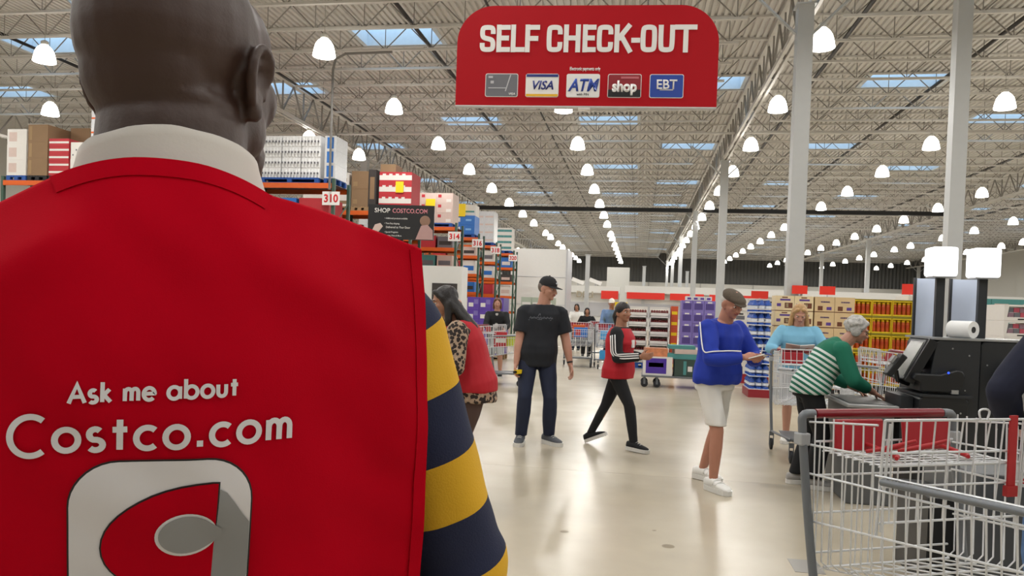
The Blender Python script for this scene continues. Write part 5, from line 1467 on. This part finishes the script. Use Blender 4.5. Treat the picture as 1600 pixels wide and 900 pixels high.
M_grn = mat('top_green', '#0f6a52', .85, noise_amt=.06)
p = person('grey haired woman in green and white striped top bending over the scale', (1.48, 7.0), -92)
h = 1.62
lean = .72
F = skeleton(h, lean, .55, girth=1.1, sh=.104, hy=R(0), hp=.3, pz=.535, hands={1: (.12, .5, .86), -1: (-.14, .42, .86)}, elbows={1: (.7, -.5, -.4), -1: (-.7, -.5, -.4)},
             feet={1: ((.09, .06, .046 * h), R(-6)), -1: ((-.08, -.06, .046 * h), R(8))})
tips = make_body(p, F, M_skin, {1: dict(dir=(-.1, .8, -.5), palm=(0, -.3, -1), curl=.3), -1: dict(dir=(.1, .8, -.5), palm=(0, -.3, -1), curl=.3)})
face_parts(p, F, M_hairg)
k0 = 1 / .042
M_str = stripes('top_striped', '#13694f', '#d6ddd8', (0, math.sin(lean * .8) * k0, math.cos(lean * .8) * k0), (F.P.z + .22 * h * .9) * k0 * math.cos(lean * .8) + .12 * k0 * math.sin(lean * .8))
torso_top(p, F, M_str, 'striped_top', -.03, .024, .03, .02, sleeve=None, hem=.03)
mb = MB()
for s in (1, -1):
    S, E, Wr = F.sh[s], F.el[s], F.wr[s]
    limb(mb, [S - F.nr * (s * .05), S], [.047 * h, .05 * h]); limb(mb, [S, S.lerp(E, .5), E], [.049 * h, .044 * h, .04 * h])
    e = E.lerp(Wr, .55); limb(mb, [E, e], [.04 * h, .034 * h])
c_, r_, f_, u_ = F.ring(.24)
mb.loft([(F.ring(t)[0], F.ring(t)[1], F.ring(t)[2], rx * h + .028, ry * h + .03) for t, rx, ry in ((.2, .096, .067), (.235, .1, .064), (.262, .09, .054), (.286, .05, .044))], n=24)
link('green_yoke', blob(mb, 'green_yoke', M_grn, .01, 3, .5, .005), p)
trousers(p, F, M_blk_c, .012, 1.95, 1.2)
for s in (1, -1): shoe(p, F, s, mat('shoe_pale_grey', '#9d9a96', .7))
hair(p, F, M_hairg, 'curly')
k = h / 1.75; W = lambda x, y, z: F.hc + F.hM @ (V((x, y, z)) * k)
gl = MB()
for s in (-1, 1):
    gl.tube([W(s * .031 + .02 * math.cos(a * .5236), .094 , .0 + .015 * math.sin(a * .5236)) for a in range(12)], .002, 5, closed=True); gl.tube([W(s * .051, .092, .004), W(s * .08, .05, .006), W(s * .083, -.01, 0)], .002, 5)
gl.tube([W(-.011, .096, .002), W(.011, .096, .002)], .002, 5); gl.build('eyeglasses', M_eyed, p)

# ---- blonde woman in light blue reading behind her cart
M_lblue = mat('top_light_blue', '#79b3d0', .85, noise_amt=.06); M_bshort = mat('shorts_navy', '#1e2947', .85)
p = person('blonde woman in light blue top reading a paper behind her cart', (1.85, 9.42), 172)
h = 1.66
F = skeleton(h, .1, .8, girth=1.12, sh=.108, hy=R(-4), hp=.5, hands={1: (.13, .33, 1.06), -1: (-.13, .33, 1.06)}, elbows={1: (1, -.3, -.4), -1: (-1, -.3, -.4)}, feet={1: ((.09, .05, .046 * h), R(-8)), -1: ((-.1, -.08, .046 * h), R(8))})
make_body(p, F, M_skin, {1: dict(dir=(-.5, .8, .2), palm=(-.5, 0, 1), curl=.5), -1: dict(dir=(.5, .8, .2), palm=(.5, 0, 1), curl=.5)})
face_parts(p, F, M_hairbl)
torso_top(p, F, M_lblue, 'blouse', -.05, .022, .02, .03, sleeve=.5, hem=.04, sl_r=1.1)
trousers(p, F, M_bshort, .02, .98, 1, 'shorts')
for s in (1, -1): shoe(p, F, s, M_whs)
hair(p, F, M_hairbl, 'long')
Mw = Matrix.Translation(p.location) @ Matrix.Rotation(R(172), 4, 'Z')
held('paper_booklet', 'pale booklet in the hands of the blonde woman', 'booklet', V((0, .43, 1.115)), Matrix.Rotation(.5, 3, 'X'), lambda e: (MB().box((-.075, 0, 0), (.15, .2, .006), rot=Matrix.Rotation(.12, 3, 'Y')).build('page', M_lw, e), MB().box((.075, 0, 0), (.15, .2, .006), rot=Matrix.Rotation(-.12, 3, 'Y')).build('page', M_boxp, e)))

# ---- dark haired woman leaning, leopard sleeves and red vest
M_leo = ramp_mat('leopard', 'ShaderNodeTexVoronoi', [(0, '#241a16'), (.42, '#33251e'), (.5, '#a08872'), (.8, '#b09a84')], .85, scale=(1, 1, 1), const=True, Scale=34.0)
M_brnp = mat('trousers_brown', '#4e3a33', .85)
p = person('dark haired woman in red vest and leopard print top leaning left', (-1.17, 5.55), 100)
h = 1.68
F = skeleton(h, .42, .6, girth=1.08, sh=.106, hy=R(-12), hp=.25, pz=.53, hands={1: (.2, .45, .95), -1: (-.22, .34, .93)}, elbows={1: (.6, -1, -.2), -1: (-.7, -1, -.2)})
make_body(p, F, M_skin2, None)
face_parts(p, F, M_hairb)
torso_top(p, F, M_leo, 'blouse', -.07, .02, .02, .02, hem=.03, sl_r=1.12)
vest(p, F, M_vest, -.025, .04, .02, .03, .007)
trousers(p, F, M_brnp, .012, 1.95, 1.1)
for s in (1, -1): shoe(p, F, s, M_blk_c, M_soleb)
k = h / 1.75; W = lambda x, y, z: F.hc + F.hM @ (V((x, y, z)) * k)
c_, r_, f_, u_ = F.ring(.2)
hair(p, F, M_hairb, 'long', [(W(x, -.06, -.02), .04, c_ - f_ * .115 + r_ * (x * 1.3) + u_ * .06, .034) for x in (-.06, -.02, .02, .06)] + [(W(-.08, -.03, -.02), .032, F.ring(.24)[0] - r_ * .1 - f_ * .08 + u_ * .05, .03)])

# ---- man in navy sweater at the right edge, seen from behind
M_navys = mat('sweater_navy', '#10152c', .85, noise_amt=.1); M_jeanb = ramp_mat('jeans_blue', 'ShaderNodeTexNoise', [(.3, '#2f4a70'), (.7, '#5b7ba6')], .85, Scale=9.0)
p = person('person in navy sweater and blue jeans at the right edge, back turned', (2.09, 3.95), 4)
h = 1.78
F = skeleton(h, .08, .8, girth=1.2, sh=.118, hy=R(20), hp=.15, hands={1: (.3, .3, .98), -1: (-.27, .16, 1.0)}, elbows={1: (.8, -.8, 0), -1: (-.9, -.6, 0)}, feet={1: ((.12, 0, .046 * h), R(-8)), -1: ((-.12, .05, .046 * h), R(8))})
make_body(p, F, M_skin, {-1: dict(palm=(1, .1, 0), curl=.6)}, belly=.03)
face_parts(p, F, M_hairbr)
torso_top(p, F, M_navys, 'sweater', -.05, .03, .04, sleeve='long', hem=.03, sl_r=1.2, wr=.007)
trousers(p, F, M_jeanb, .018, 1.97, 1.2)
for s in (1, -1): shoe(p, F, s, M_shg)
hair(p, F, M_hairbr, 'bob')

# ---- shoppers far back
def far_person(lab, loc, face, h, top, bottom, hairm, style, skin=M_skin, hands=None, capm=None, shorts=False, inner=None, sleeve='long', lean=.05):
    p = person(lab, loc, face)
    F = skeleton(h, lean, girth=1.05, hands=hands or {1: (.17, .36, 1.0), -1: (-.17, .36, 1.0)}, elbows={1: (.7, -1, -.3), -1: (-.7, -1, -.3)}, hp=.1)
    make_body(p, F, skin, {1: dict(curl=.6), -1: dict(curl=.6)}, voxel=.0085)
    face_parts(p, F, None)
    torso_top(p, F, top, 'top', -.05, .02, .01, .01, sleeve=sleeve, hem=.03, voxel=.013)
    trousers(p, F, bottom, .014, .98 if shorts else 1.96, 1.1, 'shorts' if shorts else 'trousers')
    for s in (1, -1): shoe(p, F, s, M_blk_c)
    if capm: cap_hat(p, F, capm)
    hair(p, F, hairm, style)
    if inner:
        c, r, f, u = F.ring(.12)
        mb = MB(); mb.loft([(F.ring(t)[0] + F.ring(t)[2] * (.105 - .1 * abs(t - .14)), F.ring(t)[1], F.ring(t)[2], w, .035) for t, w in ((-.04, .06), (.05, .06), (.12, .062), (.2, .06), (.27, .03))], n=14)
        link('blouse', blob(mb, 'blouse', inner, .011, 2), p)
    return p
far_person('woman with brown hair in dark cardigan and pale dress pushing a cart', (-2.86, 15.5), 188, 1.66, M_blk_c, mat('dress_pale', '#a9a9a8', .85), M_hairbr, 'bob', shorts=True, inner=mat('blouse_pale', '#b5b4b1', .85), hands={1: (.16, .42, 1.0), -1: (-.17, .4, 1.0)})
far_person('man in light blue shirt and white cap pushing a cart in the distance', (-.72, 20.85), 178, 1.80, mat('shirt_pale_blue', '#6f8bb4', .85), M_jean, M_hairg, 'short', capm=M_whs)
far_person('person in black top with dark hair behind the far carts', (-1.55, 23.6), 182, 1.55, M_blk_c, M_blk_c, M_hairb, 'bob', skin=M_skin2, lean=.3)
far_person('person in pale blue shirt beside the purple packs, partly hidden', (-2.98, 12.6), 20, 1.62, mat('shirt_sky', '#8fa6d8', .85), M_jean, M_hairbr, 'short', lean=.35)
far_person('person in white shirt far behind the loaded cart', (-2.1, 26.5), 175, 1.66, M_whs, M_jean, M_hairb, 'bob', skin=M_skin2)
# ============================================================ FOREGROUND MAN (back to the camera)
M_dskin = mat('skin_dark', '#3b271e', .5, scale=9, noise_amt=.14, bump=.05, bscale=240)
M_rvest = ramp_mat('vest_red_cloth', 'ShaderNodeTexNoise', [(.3, '#a80017'), (.7, '#ba001c')], .8, Scale=3.0)
nt = M_rvest.node_tree
_n = nt.nodes.new('ShaderNodeTexNoise'); _n.inputs['Scale'].default_value = 700; _b = nt.nodes.new('ShaderNodeBump'); _b.inputs['Strength'].default_value = .25; _b.inputs['Distance'].default_value = .001
_t = nt.nodes.new('ShaderNodeTexCoord'); nt.links.new(_t.outputs['Object'], _n.inputs['Vector']); nt.links.new(_n.outputs['Fac'], _b.inputs['Height']); nt.links.new(_b.outputs[0], nt.nodes['Principled BSDF'].inputs['Normal'])
nt.nodes['Principled BSDF'].inputs['Specular IOR Level'].default_value = .06
nt.nodes['Principled BSDF'].inputs['Sheen Weight'].default_value = .0
M_collar = mat('collar_white', '#cdc8c1', .8, noise_amt=.04, bump=.03, bscale=300)
M_stn = mat('sleeve_navy', '#181f3d', .85, scale=6, noise_amt=.1, bump=.15, bscale=400)
M_sty = mat('sleeve_yellow', '#d7a61d', .85, scale=6, noise_amt=.06, bump=.15, bscale=400)
M_prnt = mat('vest_print_white', '#d6d4d6', .6, noise_amt=.03); M_prng = mat('vest_print_grey', '#8d8e8f', .6, noise_amt=.03); M_prnk = mat('vest_print_black', '#1c1014', .6, noise_amt=0)
man = empty('person', (-.5104, .7654, 0), R(33)); tag(man, 'large man in red vest with white lettering, seen from behind, striped sleeves', 'person')
# --- body: one continuous figure
h = 1.84
F = skeleton(h, .02, girth=1.28, sh=.128, hy=R(30), hp=-.03, hands={1: (.36, .33, 1.08), -1: (-.36, .33, 1.08)}, elbows={1: (.9, -.6, -.4), -1: (-.9, -.6, -.4)}, feet={1: ((.13, .02, .046 * h), R(-10)), -1: ((-.13, .02, .046 * h), R(10))})
F.sh = {1: V((.245, .01, 1.466)), -1: V((-.245, .01, 1.432))}
for s in (1, -1): F.el[s], F.wr[s] = V((s * .37, .03, 1.115 if s > 0 else 1.085)), V((s * .31, .275, 1.035 if s > 0 else 1.01))
F.hc = V((.011, .025, 1.728)); F.nb = V((0, -.005, 1.57)); F.nu = V((0, 0, 1))
_Mh = Matrix.Rotation(R(-34), 3, 'Z') @ Matrix.Rotation(R(4), 3, 'X') @ Matrix.Rotation(R(-1), 3, 'Y'); F.hM = _Mh
mb = MB(); c = F.hc; M = F.hM
W = lambda x, y, z: c + M @ V((x, y, z))
mb.ell(W(0, -.014, .03), (.091, .11, .1), M, 26, 16)
mb.ell(W(0, .035, .035), (.082, .082, .078), M, 22, 14)
mb.ell(W(0, -.06, -.01), (.07, .055, .07), M, 20, 12)
mb.ell(W(0, .035, -.02), (.078, .078, .092), M, 22, 14)
mb.ell(W(0, .05, -.085), (.066, .06, .046), M, 18, 10)
mb.ell(W(0, .092, -.105), (.026, .02, .018), M)
mb.ell(W(0, .09, .025), (.062, .02, .016), M)
for s in (-1, 1):
    mb.ell(W(s * .046, .068, -.02), (.03, .032, .036), M)
    mb.ell(W(s * .082, -.008, -.014), (.014, .018, .036), M)
    mb.ell(W(s * .062, .02, -.06), (.02, .04, .035), M)
mb.cap(W(0, .098, .012), .011, W(0, .118, -.034), .015)
for s in (-1, 1): mb.ell(W(s * .016, .112, -.037), (.012, .013, .01), M, 10, 7)
mb.ell(W(0, .102, -.066), (.028, .014, .017), M)
# thick neck with two soft folds at the back
mb.loft([(V((.003, -.01, 1.50)), V((1, 0, 0)), V((0, 1, 0)), .1, .085), (V((.002, -.012, 1.56)), V((1, 0, 0)), V((0, 1, 0)), .082, .078), (V((.003, -.004, 1.62)), V((1, 0, 0)), V((0, 1, 0)), .0765, .08), (V((.005, .004, 1.66)), V((1, 0, 0)), V((0, 1, 0)), .0765, .082), (V((.006, .02, 1.72)), V((1, 0, 0)), V((0, 1, 0)), .07, .075)], n=26)
for z, o, r in ((1.648, -.071, .0135), (1.684, -.069, .012)):
    mb.tube([V((.003 + .07 * math.sin(a), o * math.cos(a) + .004, z - .006 * abs(math.sin(a)))) for a in [R(-62 + 124 * i / 10) for i in range(11)]], [r * (.45 + .55 * math.cos(R(-62 + 124 * i / 10))) for i in range(11)], 8)
# ears: helix, inner fold, bowl and lobe
for s in (-1, 1):
    E_ = M @ Matrix.Rotation(s * R(-14), 3, 'Z') @ Matrix.Rotation(R(-8), 3, 'X')
    eo = W(s * .087, -.006, -.016)
    EW = lambda x, y, z: eo + E_ @ V((s * x, y, z)) * .86
    hx = [(.0, .02, -.004), (.006, .026, .018), (.013, .018, .036), (.018, .0, .044), (.022, -.016, .036), (.023, -.023, .014), (.02, -.02, -.01), (.013, -.01, -.03)]
    mb.tube(chaikin([EW(*q) for q in hx], 2), .0062, 8)
    mb.tube(chaikin([EW(.009, .008, .026), EW(.012, -.008, .024), EW(.014, -.012, .002), EW(.01, -.004, -.018), EW(.006, .012, -.02)], 2), .0052, 8)
    mb.ell(EW(.004, .0, .006), (.004, .02, .032), E_, 12, 10)
    mb.ell(EW(.008, .001, -.036), (.0075, .0115, .014), E_, 10, 8)
    mb.ell(EW(.003, .02, -.008), (.006, .006, .011), E_, 8, 6)
# rest of the body
mb.loft(torso_rings(F, -.05, .235, -.045), n=22)
for s in (1, -1):
    limb(mb, [F.sh[s] - V((s * .06, 0, .02)), F.sh[s] - V((0, 0, .01)), F.sh[s].lerp(F.el[s], .4), F.el[s]], [.05, .05, .05, .044])
    limb(mb, [F.el[s], F.el[s].lerp(F.wr[s], .3), F.wr[s]], [.045, .045, .029])
    hand(mb, F, s, F.wr[s] - F.el[s], (-s, 0, -.3), .45)
    limb(mb, [F.hip[s], F.hip[s].lerp(F.kn[s], .5), F.kn[s]], [.095, .08, .058])
    limb(mb, [F.kn[s], F.kn[s].lerp(F.an[s], .32), F.an[s]], [.058, .058, .036])
    mb.cap(F.an[s], .035, F.an[s] + V((0, .055, -.04)), .02)
link('body', blob(mb, 'body', M_dskin, .0042, 3, .5), man)
face_parts(man, F, M_hairb, mat('lip_dark', '#4d2a26', .5), fy=.026, ly=.016)
# --- vest: front and back panels joined at the shoulders, open at the sides
HWV = .276
def vtop(x):
    a = abs(x)
    if a < .096: return 1.608 - .023 * (a / .096) ** 2.2
    if x < 0: return 1.585 - .56 * min(a - .096, .055) - .32 * max(0, a - .151)     # his left shoulder hangs lower
    k = (a - .096) / (HWV - .096); return 1.585 - .041 * k + .006 * math.sin(math.pi * k)
def fold(x, z, s):
    lo = max(0, min(1, (1.5 - z) / .35))
    v = .012 * lo * math.sin(x * 24 + 2.2 * math.sin(z * 5) + (1.3 if s > 0 else 0)) * (.4 + .6 * abs(x) / HWV)
    v += .011 * noise.noise(V((x * 9, z * 5, s * 3 + 4))) + .004 * noise.noise(V((x * 18 + z * 9, z * 16, 7 + s)))
    d = (z - 1.49) + .55 * (abs(x) - .14)     # drag line from the shoulder
    v += .012 * math.exp(-(d / .03) ** 2) * max(0, 1 - ((abs(x) - .14) / .1) ** 2)
    return v
def vy_back(x, z):
    t = vtop(x); q = max(0, t - z)
    a = abs(x) / HWV
    edge = -.083 + .012 * math.exp(-q / .05)
    full = -.158 - .012 * math.exp(-((z - 1.36) / .14) ** 2) + .065 * max(0, (1.42 - z) / .4) ** 1.2
    mid = full + (edge - full) * a ** 2.6
    top = -.114 + .078 * min(1, max(0, (abs(x) - .03) / .17)) ** 1.3
    k = 1 - math.exp(-q / .075)
    return top + (mid - top) * k - fold(x, z, -1) * min(1, q / .06) - (.004 * math.exp(-(q / .012) ** 2))
def vy_front(x, z):
    t = vtop(x); q = max(0, t - z); a = abs(x) / HWV
    full = .168 + .05 * math.exp(-((z - 1.08) / .25) ** 2) + .03 * max(0, min(1, (1.0 - z) / .1))
    mid = full + (.06 - full) * a ** 2.6
    top = -.114 + .078 * min(1, max(0, (abs(x) - .03) / .17)) ** 1.3
    return top + (mid - top) * (1 - math.exp(-q / .06)) + fold(x, z, 1) * min(1, q / .06)
HEM = .78
def panel(fy, neck_drop=0):
    mb = MB(); nx, nz = 60, 96; vs = []
    for j in range(nz + 1):
        for i in range(nx + 1):
            x = HWV * (-1 + 2 * i / nx); t = vtop(x)
            if neck_drop and abs(x) < .096: t -= neck_drop * (1 - (abs(x) / .096) ** 1.5)
            v = (j / nz) ** 1.25; z = t + (HEM - t) * v
            vs.append((x * (1 + .012 * math.sin(z * 9) * (z < 1.3)), fy(x, z), z))
    fs = []
    for j in range(nz):
        for i in range(nx): fs.append((j * (nx + 1) + i, j * (nx + 1) + i + 1, (j + 1) * (nx + 1) + i + 1, (j + 1) * (nx + 1) + i))
    mb.add(vs, fs); return mb
vb = panel(vy_back).build('vest_back', M_rvest, man, True)
md = vb.modifiers.new('thickness', 'SOLIDIFY'); md.thickness = .003; md.offset = -1 if vb.data.polygons[0].normal.y > 0 else -1
vf = panel(vy_front, .14).build('vest_front', M_rvest, man, True)
md = vf.modifiers.new('thickness', 'SOLIDIFY'); md.thickness = .003
def on_back(x, z, off): return V((x, vy_back(x, z) - off, z))
def strip(pts, wdt, name, m, off, nrm=None):
    """narrow sewn band following the vest back"""
    mb = MB(); vs = []
    for i, (x, z) in enumerate(pts):
        a, b_ = pts[max(i - 1, 0)], pts[min(i + 1, len(pts) - 1)]
        d = V((b_[0] - a[0], b_[1] - a[1])).normalized(); n = V((-d.y, d.x)) * wdt / 2
        p0 = (max(-HWV, min(HWV, x + n.x)), z + n.y); p1 = (max(-HWV, min(HWV, x - n.x)), z - n.y)
        vs += [on_back(*p0, .0), on_back(*p0, off), on_back(*p1, off), on_back(*p1, .0)]
    fs = []
    for i in range(len(pts) - 1):
        for k in range(3): fs.append((i * 4 + k, i * 4 + k + 1, i * 4 + k + 5, i * 4 + k + 4))
    return mb.add(vs, fs).build(name, m, man, 40)
strip([(.0955 * math.sin(R(-84 + 168 * i / 40)), vtop(.0955 * math.sin(R(-84 + 168 * i / 40))) - .009) for i in range(41)], .017, 'neck_binding', M_rvest, .0016)
for s in (-1, 1): strip([(s * (HWV - .0075), vtop(HWV) - .002 - (vtop(HWV) - HEM) * i / 60) for i in range(61)], .015, 'armhole_hem', M_rvest, .0013)
# --- lettering and emblem printed on the vest
def printed(polys, name, m, off, parent=vb, cell=.009):
    """outlines (x,z) filled, cut fine and laid on the cloth"""
    bm = bmesh.new()
    for poly in polys:
        vs = [bm.verts.new((p[0], 0, p[1])) for p in poly]
        if len(vs) == 4: bm.faces.new(vs)
        else:
            es = [bm.edges.new((vs[i], vs[(i + 1) % len(vs)])) for i in range(len(vs))]
            bmesh.ops.triangle_fill(bm, edges=es, use_beauty=True)
    for _ in range(4):
        es = [e for e in bm.edges if e.calc_length() > cell]
        if not es: break
        bmesh.ops.subdivide_edges(bm, edges=es, cuts=1, use_grid_fill=False)
        bmesh.ops.triangulate(bm, faces=[f for f in bm.faces if len(f.verts) > 4])
    for v in bm.verts: v.co = on_back(v.co.x, v.co.z, off)
    bmesh.ops.recalc_face_normals(bm, faces=bm.faces)
    me = bpy.data.meshes.new(name); bm.to_mesh(me); bm.free()
    if me.polygons and me.polygons[0].normal.y > 0: me.flip_normals()
    me.materials.append(m); me.polygons.foreach_set('use_smooth', [True] * len(me.polygons))
    return link(name, me, parent)
def rg(ch):
    """round geometric letters: strokes in units of the x height, and their advance width"""
    O = lambda cx, r=.5: (arc(cx, .5, r, .5, 0, 360, 26)[:-1], True)
    G = {'A': ([([(-.02, 0), (.62, 1.5), (1.26, 0)], False), ([(.25, .52), (1.0, .52)], False)], 1.24),
         's': ([(arc(.3, .74, .26, .26, 40, 250, 12) + arc(.32, .24, .3, .25, 80, -145, 14), False)], .64),
         'k': ([([(.05, 0), (.05, 1.62)], False), ([(.62, 1.02), (.1, .5)], False), ([(.2, .56), (.72, -.02)], False)], .72),
         'm': ([([(.05, -.02), (.05, 1.02)], False), ([(.05, .3)] + arc(.33, .66, .27, .32, 180, 0, 10) + [(.6, -.02)], False), ([(.6, .3)] + arc(.88, .66, .27, .32, 180, 0, 10) + [(1.15, -.02)], False)], 1.22),
         'e': ([([(.03, .52), (.93, .52)] + arc(.48, .5, .46, .5, 4, 318, 24), False)], .98),
         'a': ([O(.5), ([(1.0, -.02), (1.0, 1.02)], False)], 1.08),
         'b': ([([(.05, -.02), (.05, 1.62)], False), O(.55)], 1.08), 'o': ([O(.5)], 1.02),
         'u': ([([(.05, 1.02), (.05, .4)] + arc(.4, .36, .35, .36, 180, 360, 12) + [(.75, .4), (.75, 1.02)], False)], .84),
         't': ([([(.3, -.02), (.3, 1.42)], False), ([(-.02, .95), (.62, .95)], False)], .6),
         'C': ([(arc(.85, .72, .85, .9, 52, 308, 34), False)], 1.44),
         'c': ([(arc(.5, .5, .5, .5, 48, 312, 26), False)], .88), '.': ([([(.13, -.02), (.13, .28)], False)], .26)}
    return G[ch]
def write(txt, x0, z0, x1, z1, xh, t, gap, word=.5):
    """baseline from (x0,z0) to (x1,z1)"""
    adv = []; tot = 0
    for ch in txt:
        a = word if ch == ' ' else rg(ch)[1] + gap
        adv.append(a); tot += a
    tot -= gap
    kx = (x1 - x0) / tot; x = 0
    for ch, a in zip(txt, adv):
        if ch != ' ':
            polys = []
            for path, cl_ in rg(ch)[0]:
                P = [(x0 + (x + p[0]) * kx, z0 + (z1 - z0) * (x + p[0]) / tot + p[1] * xh) for p in path]
                polys += [[(v.x, v.y) for v in q] for q in ribbon2d(P, t, cl_)]
            printed(polys, 'letter', M_prnt, .0022)
        x += a
write('Ask me about', -.0715, 1.3825, .0655, 1.3885, .0106, .0034, .36, .75)
write('Costco.com', -.1165, 1.3395, .1165, 1.3445, .0188, .0053, .42)
# emblem: white rounded frame, red bowl, grey column and grey oval
def emb(px, py): return (-.071 + (px - 105) / 288 * .152, 1.3295 - (py - 719) / 181 * .0985)
def sq(x0, y0, x1, y1, r, n=9):
    out = []
    for cx, cy, a in ((x1 - r, y0 + r, 270), (x1 - r, y1 - r, 0), (x0 + r, y1 - r, 90), (x0 + r, y0 + r, 180)):
        out += [emb(cx + r * math.cos(R(a + 90 * i / n)), cy + r * math.sin(R(a + 90 * i / n))) for i in range(n + 1)]
    return out
printed([sq(101, 716, 396, 1018, 78)], 'emblem_outline', M_prnk, .0016)
printed([sq(104, 719, 393, 1015, 76)], 'emblem_frame', M_prnt, .0023)
def bowl(g):   # red bowl: half ellipse cut by the upright edge at px 337
    L_ = [(337 + g, 762 - g)] + [(335 + 182 * math.cos(R(a)), 868 + (107 + g) * math.sin(R(a))) for a in range(268, 92, -8)] + [(330 + g, 974 + g)]
    L_ = [((x - g if i else x), y) for i, (x, y) in enumerate(L_)]
    return [emb(*q) for q in L_]
printed([bowl(3)], 'emblem_bowl_edge', M_prnk, .0029)
printed([bowl(0)], 'emblem_bowl', M_rvest, .0036)
printed([[emb(*q) for q in ((340, 772), (352, 780), (366, 800), (380, 822), (392, 838), (393, 940), (372, 985), (341, 992), (330, 960), (330, 890), (337, 830))]], 'emblem_column', M_prng, .0033)
el = lambda cx, cy, rx, ry: [emb(cx + rx * math.cos(R(a)), cy + ry * math.sin(R(a))) for a in range(0, 360, 10)]
printed([el(287, 853, 51, 40)], 'emblem_oval_edge', M_prnt, .0043)
printed([el(288, 853, 46, 35)], 'emblem_oval', M_prng, .005)
printed([[emb(*q) for q in ((318, 828), (345, 846), (345, 862), (318, 880))]], 'emblem_link', M_prng, .0047)
# --- white collar folded over the vest
cv = []; rows_ = []
def collar_pt(a, k):
    """a: angle from the back (0) round to the fronts; k: 0 inside bottom, .45 fold, 1 outer edge"""
    s, c_ = math.sin(a), math.cos(a)
    zt = 1.643 - .05 * (abs(a) / math.pi * 1.25) ** 1.6 + .003 * s
    if k < .45:
        q = k / .45; r = .079 + .005 * q; z = zt - .05 * (1 - q)
    elif k < .55: r = .0865; z = zt + .0015
    else:
        q = (k - .55) / .45; r = .089 + (.013 + .016 * max(0, abs(a) - .9)) * q ** 1.2; z = zt - (.05 + .012 * abs(s) + .012 * max(0, -s)) * q
    return V((.003 + r * s * 1.0, -.008 - r * c_ * (1.0 if c_ > 0 else .95), z + .0015 * noise.noise(V((a * 3, k * 3, 2)))))
na = 64; ks = [0, .2, .4, .45, .5, .55, .62, .75, .88, 1]
mb = MB(); vs = [collar_pt(R(-168 + 336 * i / na), k) for i in range(na + 1) for k in ks]; nk = len(ks)
mb.add(vs, [(i * nk + j, i * nk + j + 1, (i + 1) * nk + j + 1, (i + 1) * nk + j) for i in range(na) for j in range(nk - 1)])
col_ = mb.build('collar', M_collar, man, True); md = col_.modifiers.new('thickness', 'SOLIDIFY'); md.thickness = .0022
# --- striped shirt: torso navy underneath, sleeves in bands
tb = MB(); tb.loft([(V((0, -.01, z)), V((1, 0, 0)), V((0, 1, 0)), rx, ry) for z, rx, ry in ((.86, .2, .13), (1.0, .205, .14), (1.2, .205, .115), (1.36, .2, .105), (1.44, .175, .07), (1.52, .1, .05), (1.565, .085, .06))], n=26)
link('shirt_body', blob(tb, 'shirt_body', M_stn, .012, 2, .5, .003), man)
for s in (1, -1):
    S, E_, Wr = F.sh[s], F.el[s], F.wr[s]
    path = [S + V((-s * .075, 0, -.01)), S] + [S.lerp(E_, t) for t in (.2, .4, .6, .8)] + [E_] + [E_.lerp(Wr, t) for t in (.15, .35, .55, .75, .93)]
    path = chaikin(path, 3)
    L_ = [0]
    for a, b_ in zip(path, path[1:]): L_.append(L_[-1] + (b_ - a).length)
    # resample evenly
    n_ = 150; pts = []; j = 0
    for i in range(n_ + 1):
        d = L_[-1] * i / n_
        while j < len(L_) - 2 and L_[j + 1] < d: j += 1
        pts.append(path[j].lerp(path[j + 1], (d - L_[j]) / max(1e-6, L_[j + 1] - L_[j])))
    rad = []; BAND = .078; OFF = .095
    mb = MB(); nn = 40; vs = []; px = None; tot = L_[-1]
    for i, p_ in enumerate(pts):
        d = (pts[min(i + 1, n_)] - pts[max(i - 1, 0)]).normalized()
        if px is None: px, _ = frame_of(d)
        px = (px - d * px.dot(d)).normalized(); py = d.cross(px)
        l = tot * i / n_
        r = (.07 - .012 * (l / tot)) * (.7 + .3 * min(1, l / .1)) - .02 * max(0, (l / tot - .85) / .15)
        for k in range(nn):
            a = 2 * math.pi * k / nn; o = px * math.cos(a) + py * math.sin(a)
            el_ = math.exp(-((l - .45) / .06) ** 2)
            w_ = .003 * noise.noise(V((o.x * 1.5, o.y * 1.5 + 5 * s, l * 16))) + .0045 * el_ * math.sin(l * 95 + 2 * o.z)
            vs.append(p_ + o * (r + w_))
    fs = []; ms = []
    for i in range(n_):
        l = tot * (i + .5) / n_; b_ = int(math.floor((l - OFF) / BAND)) % 2
        mi = 0 if l < OFF else (1 if b_ == 0 else 0)
        if l > tot - .03: mi = 1 if l > tot - .012 else 0
        for k in range(nn): fs.append((i * nn + k, i * nn + (k + 1) % nn, (i + 1) * nn + (k + 1) % nn, (i + 1) * nn + k)); ms.append(mi)
    b0 = len(mb.v); mb.v += [tuple(v) for v in vs]; mb.f += fs; mb.m += ms
    mb.build('sleeve', [M_stn, M_sty], man, True)
trousers(man, F, mat('trousers_charcoal', '#22242b', .85), .004, 1.96, 1.15)
for s in (1, -1): shoe(man, F, s, M_blk_c, M_soleb, big=1.1)
# ------------------------------------------------------------ tidy up
bpy.data.batch_remove(_trash)
bpy.data.scenes.remove(_work)
